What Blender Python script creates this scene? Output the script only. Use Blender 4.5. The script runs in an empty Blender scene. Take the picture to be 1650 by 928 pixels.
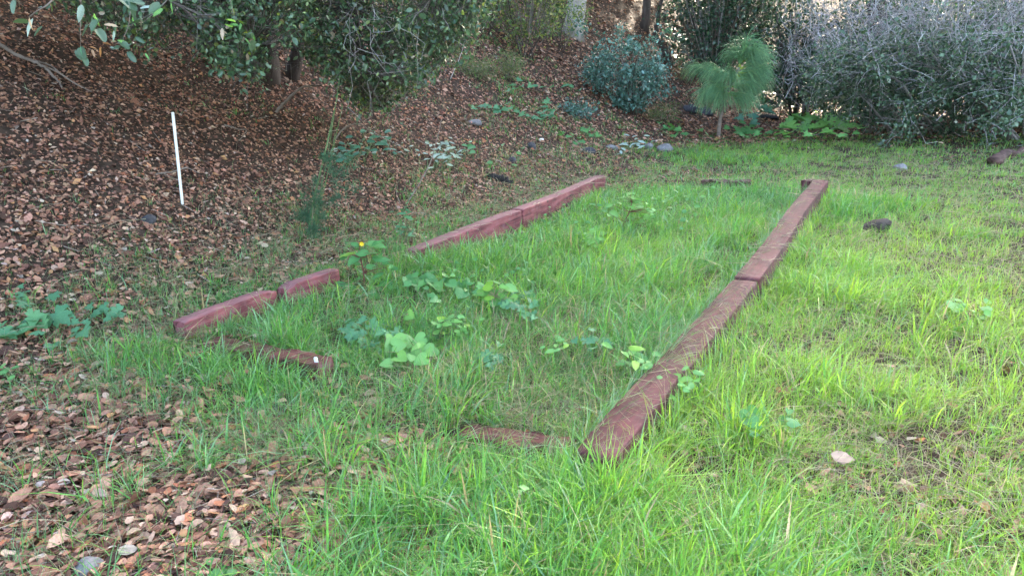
import bpy, math, random
import numpy as np
from mathutils import Matrix, Vector

R = math.radians
random.seed(7)
rng = np.random.default_rng(11)
scene = bpy.context.scene
col = scene.collection

# ------------------------------------------------------------------ camera
CAM_H = 1.5
PITCH, ROLL, FPX = R(15.1), R(-2.3), 1240.0
cam_d = bpy.data.cameras.new("camera")
cam = bpy.data.objects.new("camera", cam_d)
col.objects.link(cam)
cam_d.sensor_width = 36.0
cam_d.lens = FPX / 1650.0 * 36.0
cam_d.clip_start, cam_d.clip_end = 0.05, 600
CM = Matrix.Translation((0, 0, CAM_H)) @ Matrix.Rotation(R(90) - PITCH, 4, 'X') @ Matrix.Rotation(ROLL, 4, 'Z')
cam.matrix_world = CM
scene.camera = cam

# ------------------------------------------------------------------ sky, sun, exposure
SUN_EL, SUN_AZ = R(34), R(20)          # azimuth measured from the view direction (+Y) towards +X
world = bpy.data.worlds.new("World")
scene.world = world
world.use_nodes = True
wn = world.node_tree
sky = wn.nodes.new("ShaderNodeTexSky")
sky.sky_type = 'NISHITA'
sky.sun_disc = False
sky.sun_elevation = SUN_EL
sky.sun_rotation = SUN_AZ
sky.air_density = 1.0
sky.dust_density = 3.0
sky.ozone_density = 0.6
bg = wn.nodes["Background"]
bg.inputs[1].default_value = 0.14
wn.links.new(sky.outputs[0], bg.inputs[0])
sun_d = bpy.data.lights.new("sun", 'SUN')
sun_d.energy = 4.6
sun_d.angle = R(0.55)
sun_d.color = (1.0, 0.93, 0.80)
sun = bpy.data.objects.new("sun", sun_d)
col.objects.link(sun)
to_sun = Vector((math.sin(SUN_AZ) * math.cos(SUN_EL), math.cos(SUN_AZ) * math.cos(SUN_EL), math.sin(SUN_EL)))
sun.rotation_euler = to_sun.to_track_quat('Z', 'Y').to_euler()
sun.location = (6, 12, 25)
vs = scene.view_settings
vs.view_transform = 'Standard'
vs.look = 'None'
vs.gamma = 1.0
vs.use_curve_mapping = False
vs.exposure = 3.65
vs.use_white_balance = True
vs.white_balance_temperature = 6850
vs.white_balance_tint = 10
scene.cycles.max_bounces = 8
scene.cycles.transparent_max_bounces = 4
scene.cycles.use_denoising = True

# ------------------------------------------------------------------ terrain
TOE = np.array([-2.15, 4.75])                       # foot of the slope, left of the bed
NRM = np.array([-0.868, 0.496])                     # uphill direction


def softplus(t, w):
    t = np.asarray(t, float) / w
    return w * np.where(t > 30, t, np.log1p(np.exp(np.minimum(t, 30))))


def terrain(x, y):
    x = np.asarray(x, float)
    y = np.asarray(y, float)
    s = (x - TOE[0]) * NRM[0] + (y - TOE[1]) * NRM[1]
    z = 0.62 * (softplus(s - 0.95, 0.5) - softplus(s - 13.0, 1.5))
    z = z + 0.42 * softplus(y - 27.0, 1.5) * (1 - 1 / (1 + np.exp(-(y - 60) / 4))) * 0.9
    near = 1.0
    b = 0.018 * np.sin(2.1 * x + 1.3 * y + 0.5) + 0.014 * np.sin(3.7 * x - 2.9 * y + 1.1) + 0.010 * np.sin(6.1 * y + 4.3 * x)
    b2 = 0.05 * np.sin(0.9 * x + 0.7 * y) * np.sin(0.8 * y - 0.4 * x + 1.0)
    hill = 1 / (1 + np.exp(-(s - 1.2) * 2))
    return z + b * (0.7 + 0.8 * hill) + b2 * hill * near


def ray(px, py):
    d = CM.to_3x3() @ Vector(((px - 825) / FPX, -(py - 464) / FPX, -1))
    return np.array(d)


def gnd(px, py, lift=0.0):
    """the point of the ground seen in the direction (px, py) of the photograph"""
    d = ray(px, py)
    o = np.array([0, 0, CAM_H])
    t, dt = 1.0, 0.05
    while t < 80:
        p = o + d * t
        if p[2] <= terrain(p[0], p[1]) + lift:
            lo, hi = t - dt, t
            for _ in range(24):
                m = (lo + hi) / 2
                q = o + d * m
                if q[2] <= terrain(q[0], q[1]) + lift:
                    hi = m
                else:
                    lo = m
            p = o + d * hi
            return Vector(p)
        t += dt
    return Vector(o + d * 30)


def air(px, py, dist):
    """a point at a given distance along y"""
    d = ray(px, py)
    return Vector(np.array([0, 0, CAM_H]) + d * (dist / d[1]))


def mpp(p):
    """metres per photo pixel at point p"""
    f = CM.to_3x3() @ Vector((0, 0, -1))
    return (Vector(p) - CM.translation).dot(f) / FPX


# ------------------------------------------------------------------ materials
def new_mat(name):
    m = bpy.data.materials.new(name)
    m.use_nodes = True
    nt = m.node_tree
    return m, nt, nt.nodes["Principled BSDF"], nt.nodes["Material Output"]


def leaf_mat(name, transl=0.35, rough=0.45, spec=0.5, tgain=1.5, warm=(1.0, 1.0, 0.75), grain=35.0):
    m, nt, bs, out = new_mat(name)
    at = nt.nodes.new("ShaderNodeAttribute")
    at.attribute_name = "Col"
    tc = nt.nodes.new("ShaderNodeTexCoord")
    no = nt.nodes.new("ShaderNodeTexNoise")
    no.inputs["Scale"].default_value = grain
    no.inputs["Detail"].default_value = 3
    nt.links.new(tc.outputs["Object"], no.inputs["Vector"])
    mr = nt.nodes.new("ShaderNodeMapRange")
    mr.inputs[1].default_value, mr.inputs[2].default_value = 0.3, 0.7
    mr.inputs[3].default_value, mr.inputs[4].default_value = 0.72, 1.25
    nt.links.new(no.outputs["Fac"], mr.inputs[0])
    mx = nt.nodes.new("ShaderNodeVectorMath")
    mx.operation = 'SCALE'
    nt.links.new(at.outputs["Color"], mx.inputs[0])
    nt.links.new(mr.outputs[0], mx.inputs["Scale"])
    nt.links.new(mx.outputs[0], bs.inputs["Base Color"])
    bs.inputs["Roughness"].default_value = rough
    bs.inputs["Specular IOR Level"].default_value = spec
    if transl > 0:
        tr = nt.nodes.new("ShaderNodeBsdfTranslucent")
        tm = nt.nodes.new("ShaderNodeVectorMath")
        tm.operation = 'MULTIPLY'
        tm.inputs[1].default_value = tuple(tgain * w for w in warm)
        nt.links.new(mx.outputs[0], tm.inputs[0])
        nt.links.new(tm.outputs[0], tr.inputs["Color"])
        ms = nt.nodes.new("ShaderNodeMixShader")
        ms.inputs[0].default_value = transl
        nt.links.new(bs.outputs[0], ms.inputs[1])
        nt.links.new(tr.outputs[0], ms.inputs[2])
        nt.links.new(ms.outputs[0], out.inputs["Surface"])
    return m


def noise_mat(name, stops, scale=8.0, detail=6, rough=0.85, bump=0.3, stretch=(1, 1, 1), dist=0.01):
    m, nt, bs, out = new_mat(name)
    tc = nt.nodes.new("ShaderNodeTexCoord")
    mp = nt.nodes.new("ShaderNodeMapping")
    mp.inputs["Scale"].default_value = stretch
    nt.links.new(tc.outputs["Object"], mp.inputs["Vector"])
    no = nt.nodes.new("ShaderNodeTexNoise")
    no.inputs["Scale"].default_value = scale
    no.inputs["Detail"].default_value = detail
    no.inputs["Roughness"].default_value = 0.65
    nt.links.new(mp.outputs[0], no.inputs["Vector"])
    rp = nt.nodes.new("ShaderNodeValToRGB")
    els = rp.color_ramp.elements
    while len(els) < len(stops):
        els.new(0.5)
    for e, (p, c) in zip(els, stops):
        e.position = p
        e.color = (*c, 1)
    nt.links.new(no.outputs["Fac"], rp.inputs[0])
    nt.links.new(rp.outputs[0], bs.inputs["Base Color"])
    bs.inputs["Roughness"].default_value = rough
    bs.inputs["Specular IOR Level"].default_value = 0.25
    bp = nt.nodes.new("ShaderNodeBump")
    bp.inputs["Strength"].default_value = bump
    bp.inputs["Distance"].default_value = dist
    nt.links.new(no.outputs["Fac"], bp.inputs["Height"])
    nt.links.new(bp.outputs[0], bs.inputs["Normal"])
    return m


def ground_mat():
    m, nt, bs, out = new_mat("forest_soil")
    tc = nt.nodes.new("ShaderNodeTexCoord")
    vo = nt.nodes.new("ShaderNodeTexVoronoi")
    vo.inputs["Scale"].default_value = 24
    nt.links.new(tc.outputs["Object"], vo.inputs["Vector"])
    no = nt.nodes.new("ShaderNodeTexNoise")
    no.inputs["Scale"].default_value = 9
    no.inputs["Detail"].default_value = 8
    nt.links.new(tc.outputs["Object"], no.inputs["Vector"])
    sep = nt.nodes.new("ShaderNodeSeparateColor")
    nt.links.new(vo.outputs["Color"], sep.inputs[0])
    rp = nt.nodes.new("ShaderNodeValToRGB")
    e = rp.color_ramp.elements
    e[0].position, e[0].color = 0.0, (0.014, 0.008, 0.006, 1)
    e[1].position, e[1].color = 1.0, (0.085, 0.050, 0.036, 1)
    a = e.new(0.45)
    a.color = (0.055, 0.034, 0.024, 1)
    nt.links.new(sep.outputs[0], rp.inputs[0])
    r2 = nt.nodes.new("ShaderNodeValToRGB")
    e = r2.color_ramp.elements
    e[0].position, e[0].color = 0.3, (0.02, 0.014, 0.010, 1)
    e[1].position, e[1].color = 0.72, (0.085, 0.062, 0.042, 1)
    nt.links.new(no.outputs["Fac"], r2.inputs[0])
    mx = nt.nodes.new("ShaderNodeMix")
    mx.data_type = 'RGBA'
    mx.inputs[0].default_value = 0.5
    nt.links.new(rp.outputs[0], mx.inputs[6])
    nt.links.new(r2.outputs[0], mx.inputs[7])
    nt.links.new(mx.outputs[2], bs.inputs["Base Color"])
    bs.inputs["Roughness"].default_value = 0.95
    bs.inputs["Specular IOR Level"].default_value = 0.1
    bp = nt.nodes.new("ShaderNodeBump")
    bp.inputs["Strength"].default_value = 0.8
    bp.inputs["Distance"].default_value = 0.03
    nt.links.new(no.outputs["Fac"], bp.inputs["Height"])
    nt.links.new(bp.outputs[0], bs.inputs["Normal"])
    return m


def timber_mat(name, dark, mid, light, toplight=0.02):
    """stained sawn softwood: grain along local X, knots, checks, worn patches"""
    m, nt, bs, out = new_mat(name)
    L = nt.links.new
    tc = nt.nodes.new("ShaderNodeTexCoord")
    mp = nt.nodes.new("ShaderNodeMapping")
    mp.inputs["Scale"].default_value = (0.9, 13, 13)
    L(tc.outputs["Object"], mp.inputs[0])
    n1 = nt.nodes.new("ShaderNodeTexNoise")
    n1.inputs["Scale"].default_value = 3.0
    n1.inputs["Detail"].default_value = 7
    n1.inputs["Distortion"].default_value = 0.7
    L(mp.outputs[0], n1.inputs["Vector"])
    n2 = nt.nodes.new("ShaderNodeTexNoise")
    n2.inputs["Scale"].default_value = 5.0
    n2.inputs["Detail"].default_value = 6
    L(tc.outputs["Object"], n2.inputs["Vector"])
    rp = nt.nodes.new("ShaderNodeValToRGB")
    e = rp.color_ramp.elements
    e[0].position, e[0].color = 0.22, (*dark, 1)
    e[1].position, e[1].color = 0.80, (*light, 1)
    k = e.new(0.48)
    k.color = (*mid, 1)
    L(n1.outputs["Fac"], rp.inputs[0])
    # blotchy wear
    mr = nt.nodes.new("ShaderNodeMapRange")
    mr.inputs[1].default_value, mr.inputs[2].default_value = 0.35, 0.7
    mr.inputs[3].default_value, mr.inputs[4].default_value = 0.62, 1.30
    L(n2.outputs["Fac"], mr.inputs[0])
    sc = nt.nodes.new("ShaderNodeVectorMath")
    sc.operation = 'SCALE'
    L(rp.outputs[0], sc.inputs[0])
    L(mr.outputs[0], sc.inputs["Scale"])
    # drying checks along the grain
    mpc = nt.nodes.new("ShaderNodeMapping")
    mpc.inputs["Scale"].default_value = (1.1, 34, 34)
    L(tc.outputs["Object"], mpc.inputs[0])
    nc = nt.nodes.new("ShaderNodeTexNoise")
    nc.inputs["Scale"].default_value = 1.6
    nc.inputs["Detail"].default_value = 3
    L(mpc.outputs[0], nc.inputs["Vector"])
    ck = nt.nodes.new("ShaderNodeMapRange")
    ck.inputs[1].default_value, ck.inputs[2].default_value = 0.30, 0.40
    ck.inputs[3].default_value, ck.inputs[4].default_value = 0.35, 1.0
    L(nc.outputs["Fac"], ck.inputs[0])
    s0 = nt.nodes.new("ShaderNodeVectorMath")
    s0.operation = 'SCALE'
    L(sc.outputs[0], s0.inputs[0])
    L(ck.outputs[0], s0.inputs["Scale"])
    sc = s0
    # knots
    mp2 = nt.nodes.new("ShaderNodeMapping")
    mp2.inputs["Scale"].default_value = (3.2, 6.5, 6.5)
    L(tc.outputs["Object"], mp2.inputs[0])
    vo = nt.nodes.new("ShaderNodeTexVoronoi")
    vo.inputs["Scale"].default_value = 1.0
    L(mp2.outputs[0], vo.inputs["Vector"])
    kn = nt.nodes.new("ShaderNodeMapRange")
    kn.inputs[1].default_value, kn.inputs[2].default_value = 0.05, 0.13
    kn.inputs[3].default_value, kn.inputs[4].default_value = 0.18, 1.0
    L(vo.outputs["Distance"], kn.inputs[0])
    sk = nt.nodes.new("ShaderNodeVectorMath")
    sk.operation = 'SCALE'
    L(sc.outputs[0], sk.inputs[0])
    L(kn.outputs[0], sk.inputs["Scale"])
    # dust / lichen, greyish, in patches
    n3 = nt.nodes.new("ShaderNodeTexNoise")
    n3.inputs["Scale"].default_value = 17
    n3.inputs["Detail"].default_value = 8
    L(tc.outputs["Object"], n3.inputs["Vector"])
    du = nt.nodes.new("ShaderNodeMapRange")
    du.inputs[1].default_value, du.inputs[2].default_value = 0.52, 0.75
    du.inputs[3].default_value, du.inputs[4].default_value = 0.0, 0.45
    L(n3.outputs["Fac"], du.inputs[0])
    mx = nt.nodes.new("ShaderNodeMix")
    mx.data_type = 'RGBA'
    L(du.outputs[0], mx.inputs[0])
    L(sk.outputs[0], mx.inputs[6])
    mx.inputs[7].default_value = (0.17, 0.10, 0.10, 1)
    # upper face mixed paler, sky light on the top painted into the colour
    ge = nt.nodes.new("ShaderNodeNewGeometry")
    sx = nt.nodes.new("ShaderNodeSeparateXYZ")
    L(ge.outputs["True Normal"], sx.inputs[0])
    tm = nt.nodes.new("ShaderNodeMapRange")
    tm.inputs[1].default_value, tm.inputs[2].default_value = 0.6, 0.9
    tm.inputs[3].default_value, tm.inputs[4].default_value = 0.0, toplight
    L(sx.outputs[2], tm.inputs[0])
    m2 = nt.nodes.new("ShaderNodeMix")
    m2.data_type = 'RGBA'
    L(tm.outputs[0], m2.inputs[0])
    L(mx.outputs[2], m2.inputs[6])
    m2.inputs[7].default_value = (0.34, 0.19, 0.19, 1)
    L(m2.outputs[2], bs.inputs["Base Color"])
    bs.inputs["Roughness"].default_value = 0.72
    bs.inputs["Specular IOR Level"].default_value = 0.3
    ad = n1
    bp = nt.nodes.new("ShaderNodeBump")
    bp.inputs["Strength"].default_value = 0.6
    bp.inputs["Distance"].default_value = 0.006
    L(ad.outputs["Fac"], bp.inputs["Height"])
    L(bp.outputs[0], bs.inputs["Normal"])
    return m


def plain_mat(name, c, rough=0.5, spec=0.4, var=0.15):
    lo = tuple(v * (1 - var) for v in c)
    hi = tuple(min(1, v * (1 + var)) for v in c)
    return noise_mat(name, [(0.3, lo), (0.7, hi)], scale=14, rough=rough, bump=0.08)


M_ground = ground_mat()
M_grass = leaf_mat("grass_blade", transl=0.42, rough=0.36, spec=0.5, tgain=1.5, grain=60)
M_straw = leaf_mat("dry_straw", transl=0.15, rough=0.7, spec=0.2, tgain=1.1)
M_litter = leaf_mat("dead_oak_leaf", transl=0.08, rough=0.72, spec=0.22, tgain=1.1, grain=90)
M_oak = leaf_mat("oak_leaf", transl=0.22, rough=0.34, spec=0.6, tgain=1.6)
M_weed = leaf_mat("weed_leaf", transl=0.33, rough=0.5, spec=0.35, tgain=1.4, grain=45)
M_needle = leaf_mat("pine_needle", transl=0.2, rough=0.4, spec=0.4, tgain=1.3)
M_bark = noise_mat("dark_bark", [(0.25, (0.025, 0.018, 0.014)), (0.55, (0.07, 0.052, 0.042)), (0.8, (0.13, 0.105, 0.085))], 9, bump=1.0, stretch=(1, 1, 0.3), dist=0.03)
M_pale = noise_mat("pale_bark", [(0.25, (0.17, 0.14, 0.12)), (0.5, (0.33, 0.29, 0.25)), (0.75, (0.45, 0.41, 0.36))], 5, bump=0.6, stretch=(1, 1, 0.35), dist=0.02)
M_twig = leaf_mat("grey_twig", transl=0.0, rough=0.7, spec=0.3)
M_dead = noise_mat("dead_wood", [(0.25, (0.10, 0.075, 0.058)), (0.6, (0.24, 0.19, 0.155)), (0.85, (0.36, 0.31, 0.26))], 12, bump=0.5, stretch=(1, 1, 1))
M_char = noise_mat("charred_wood", [(0.3, (0.006, 0.006, 0.006)), (0.7, (0.028, 0.024, 0.022))], 18, bump=0.9)
M_red = timber_mat("red_stained_timber", (0.024, 0.005, 0.006), (0.066, 0.013, 0.015), (0.118, 0.030, 0.031))
M_redL = timber_mat("faded_red_timber", (0.055, 0.012, 0.013), (0.155, 0.038, 0.039), (0.27, 0.090, 0.085), toplight=0.33)
M_rot = timber_mat("rotting_red_timber", (0.030, 0.010, 0.008), (0.095, 0.026, 0.020), (0.19, 0.075, 0.055))
M_brown = timber_mat("weathered_brown_timber", (0.03, 0.016, 0.012), (0.075, 0.038, 0.028), (0.16, 0.095, 0.072))
M_stone = noise_mat("grey_stone", [(0.25, (0.07, 0.066, 0.068)), (0.55, (0.17, 0.16, 0.16)), (0.8, (0.29, 0.28, 0.275))], 16, bump=0.7)
M_stoneD = noise_mat("dark_stone", [(0.25, (0.02, 0.02, 0.023)), (0.6, (0.06, 0.058, 0.062)), (0.85, (0.13, 0.125, 0.13))], 14, bump=0.7)
M_white = noise_mat("white_paint", [(0.28, (0.52, 0.48, 0.40)), (0.48, (0.68, 0.66, 0.59)), (0.75, (0.74, 0.73, 0.68))], scale=9, rough=0.5, bump=0.1)
M_yellow = plain_mat("yellow_petal", (0.75, 0.50, 0.02), rough=0.6)
M_stemg = plain_mat("green_stem", (0.10, 0.17, 0.06), rough=0.55)
M_shoot = plain_mat("pale_shoot", (0.36, 0.44, 0.08), rough=0.6)
M_stemr = plain_mat("red_stem", (0.14, 0.05, 0.04), rough=0.55)
M_stemt = plain_mat("tan_stem", (0.30, 0.24, 0.15), rough=0.7)


# ------------------------------------------------------------------ object helpers
def tag(o, label=None, cat=None, group=None, kind=None):
    if label:
        o["label"] = label
    if cat:
        o["category"] = cat
    if group:
        o["group"] = group
    if kind:
        o["kind"] = kind
    return o


def link(name, mesh, parent=None):
    o = bpy.data.objects.new(name, mesh)
    col.objects.link(o)
    o.parent = parent
    return o


def empty(name, loc, label, cat, group=None):
    o = bpy.data.objects.new(name, None)
    col.objects.link(o)
    o.location = loc
    o.empty_display_size = 0.1
    return tag(o, label, cat, group)


def mesh_np(name, V, F, mat, C=None, smooth=False):
    """V (n,3), F list of (m,k) int arrays or one array; C (n,3) point colours"""
    if isinstance(F, np.ndarray):
        F = [F]
    me = bpy.data.meshes.new(name)
    V = np.ascontiguousarray(V, dtype=np.float32)
    me.vertices.add(len(V))
    me.vertices.foreach_set("co", V.ravel())
    F = [np.asarray(f, dtype=np.int32) for f in F if len(f)]
    nl = sum(f.size for f in F)
    npoly = sum(len(f) for f in F)
    me.loops.add(nl)
    me.polygons.add(npoly)
    me.loops.foreach_set("vertex_index", np.concatenate([f.ravel() for f in F]))
    tot = np.concatenate([np.full(len(f), f.shape[1], np.int32) for f in F])
    start = np.concatenate([[0], np.cumsum(tot)[:-1]]).astype(np.int32)
    me.polygons.foreach_set("loop_start", start)
    me.polygons.foreach_set("loop_total", tot)
    if smooth:
        me.polygons.foreach_set("use_smooth", np.ones(npoly, bool))
    if C is not None:
        a = me.color_attributes.new("Col", 'FLOAT_COLOR', 'POINT')
        C4 = np.ones((len(V), 4), np.float32)
        C4[:, :3] = C
        a.data.foreach_set("color", C4.ravel())
    me.update(calc_edges=True)
    me.materials.append(mat)
    return me


def frames(axis, up):
    """orthonormal frames (n,3,3) columns = x along axis, y side, z near up"""
    ax = axis / np.linalg.norm(axis, axis=1, keepdims=True)
    y = np.cross(up, ax)
    y /= np.linalg.norm(y, axis=1, keepdims=True) + 1e-9
    z = np.cross(ax, y)
    return np.stack([ax, y, z], axis=2)


def stamp(tv, tf, pos, Rm, scale, C):
    """copies of a template at many places, as arrays"""
    n, k = len(pos), len(tv)
    if np.ndim(scale) == 1:
        scale = np.repeat(np.asarray(scale)[:, None], 3, 1)
    loc = tv[None] * scale[:, None, :]
    V = np.einsum('nij,nkj->nki', Rm, loc) + pos[:, None, :]
    F = (tf[None] + (np.arange(n) * k)[:, None, None]).reshape(-1, tf.shape[1])
    return V.reshape(-1, 3), F, np.repeat(C, k, axis=0)


def join(parts):
    Vs, Fs, Cs, off = [], [], [], 0
    for V, F, C in parts:
        Vs.append(V)
        Fs.append(F + off)
        Cs.append(C)
        off += len(V)
    return np.concatenate(Vs), Fs, np.concatenate(Cs)


def unit(n):
    v = rng.normal(size=(n, 3))
    return v / np.linalg.norm(v, axis=1, keepdims=True)


def catmull(P, n):
    P = [np.array(p, float) for p in P]
    if len(P) == 2:
        return np.array([P[0] + (P[1] - P[0]) * t for t in np.linspace(0, 1, n)])
    Q = [2 * P[0] - P[1]] + P + [2 * P[-1] - P[-2]]
    out = []
    m = len(P) - 1
    for t in np.linspace(0, m, n):
        i = min(int(t), m - 1)
        u = t - i
        a, b, c, d = Q[i], Q[i + 1], Q[i + 2], Q[i + 3]
        out.append(0.5 * (2 * b + (c - a) * u + (2 * a - 5 * b + 4 * c - d) * u * u + (3 * b - a - 3 * c + d) * u ** 3))
    return np.array(out)


def tube_arr(P, r, sides=6, rough=0.0, c=(1, 1, 1)):
    P = np.asarray(P, float)
    n = len(P)
    r = np.broadcast_to(np.asarray(r, float), (n,))
    T = np.gradient(P, axis=0)
    T /= np.linalg.norm(T, axis=1, keepdims=True) + 1e-9
    ref = np.array([0, 0, 1.0]) if abs(T[0][2]) < 0.9 else np.array([1.0, 0, 0])
    V = []
    y = np.cross(ref, T[0])
    for i in range(n):
        y = y - T[i] * np.dot(y, T[i])
        y /= np.linalg.norm(y) + 1e-9
        z = np.cross(T[i], y)
        for k in range(sides):
            a = 2 * math.pi * k / sides
            rr = r[i] * (1 + rough * random.uniform(-1, 1))
            V.append(P[i] + rr * (math.cos(a) * y + math.sin(a) * z))
    V.append(P[0])
    V.append(P[-1])
    F = []
    for i in range(n - 1):
        for k in range(sides):
            k2 = (k + 1) % sides
            F.append((i * sides + k, i * sides + k2, (i + 1) * sides + k2, (i + 1) * sides + k))
    F = np.array(F)
    a, b = n * sides, n * sides + 1
    caps = [(a, (k + 1) % sides, k, k) for k in range(sides)] + [(b, (n - 1) * sides + k, (n - 1) * sides + (k + 1) % sides, 0) for k in range(sides)]
    T3 = np.array([c_[:3] for c_ in caps])
    return np.array(V), F, T3, np.tile(np.array(c, float), (len(V), 1))


def tube(name, P, r, mat, parent=None, sides=6, rough=0.0, c=(0.2, 0.17, 0.14)):
    V, F, T3, C = tube_arr(P, r, sides, rough, c)
    return link(name, mesh_np(name, V, [F, T3], mat, C, smooth=True), parent)


def prisms(P0, P1, r0, r1, C):
    """many thin three-sided twigs"""
    n = len(P0)
    ax = P1 - P0
    up = np.tile(np.array([0.31, 0.22, 0.93]), (n, 1))
    Fm = frames(ax, up)
    V = np.zeros((n, 6, 3))
    for k in range(3):
        a = 2 * math.pi * k / 3
        off = math.cos(a) * Fm[:, :, 1] + math.sin(a) * Fm[:, :, 2]
        V[:, k] = P0 + off * r0[:, None]
        V[:, 3 + k] = P1 + off * r1[:, None]
    q = np.array([(k, (k + 1) % 3, 3 + (k + 1) % 3, 3 + k) for k in range(3)])
    F = (q[None] + (np.arange(n) * 6)[:, None, None]).reshape(-1, 4)
    return V.reshape(-1, 3), F, np.repeat(C, 6, axis=0)


# leaf templates: x along the leaf, y across, z up
T6_V = np.array([(0, 0, 0), (.32, .26, .05), (.32, -.26, .05), (.72, .22, .02), (.72, -.22, .02), (1, 0, -.06), (.5, 0, -.03)], float)
T6_F = np.array([(0, 6, 1), (0, 2, 6), (1, 6, 3), (2, 4, 6), (3, 6, 5), (4, 5, 6)])
T8_V = np.array([(0, 0, 0), (.2, .19, .045), (.2, -.19, .045), (.52, .28, .03), (.5, -.27, .06), (.82, .19, -.01), (.82, -.18, .03), (1, 0, -.05), (.5, 0, -.03)], float)
T8_F = np.array([(0, 8, 1), (0, 2, 8), (1, 8, 3), (2, 4, 8), (3, 8, 5), (4, 6, 8), (5, 8, 7), (6, 7, 8)])
T4_V = np.array([(0, 0, 0), (.45, .27, .06), (1, 0, -.04), (.5, -.27, .06)], float)
T4_F = np.array([(0, 3, 2), (0, 2, 1)])
T2_V = np.array([(0, 0, 0), (.45, .3, .05), (1, 0, 0), (.5, -.3, .05)], float)


def mixcol(n, palette, weights, var=0.18):
    p = np.array(palette)
    w = np.array(weights, float)
    i = rng.choice(len(p), size=n, p=w / w.sum())
    return p[i] * rng.uniform(1 - var, 1 + var, size=(n, 1)) * rng.uniform(0.94, 1.06, size=(n, 3))


# ------------------------------------------------------------------ the ground sheet
def build_ground():
    xs = np.concatenate([np.linspace(-150, -16, 24)[:-1], np.linspace(-16, 20, 181), np.linspace(20, 150, 24)[1:]])
    ys = np.concatenate([np.linspace(-120, -1, 20)[:-1], np.linspace(-1, 30, 181), np.linspace(30, 170, 26)[1:]])
    X, Y = np.meshgrid(xs, ys)
    Z = terrain(X, Y)
    V = np.stack([X.ravel(), Y.ravel(), Z.ravel()], 1)
    nx, ny = len(xs), len(ys)
    i = np.arange(nx - 1)[None] + np.arange(ny - 1)[:, None] * nx
    i = i.ravel()
    F = np.stack([i, i + 1, i + 1 + nx, i + nx], 1)
    o = link("ground", mesh_np("ground", V, F, M_ground, smooth=True))
    tag(o, kind="structure")
    return o


GROUND = build_ground()

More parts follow.
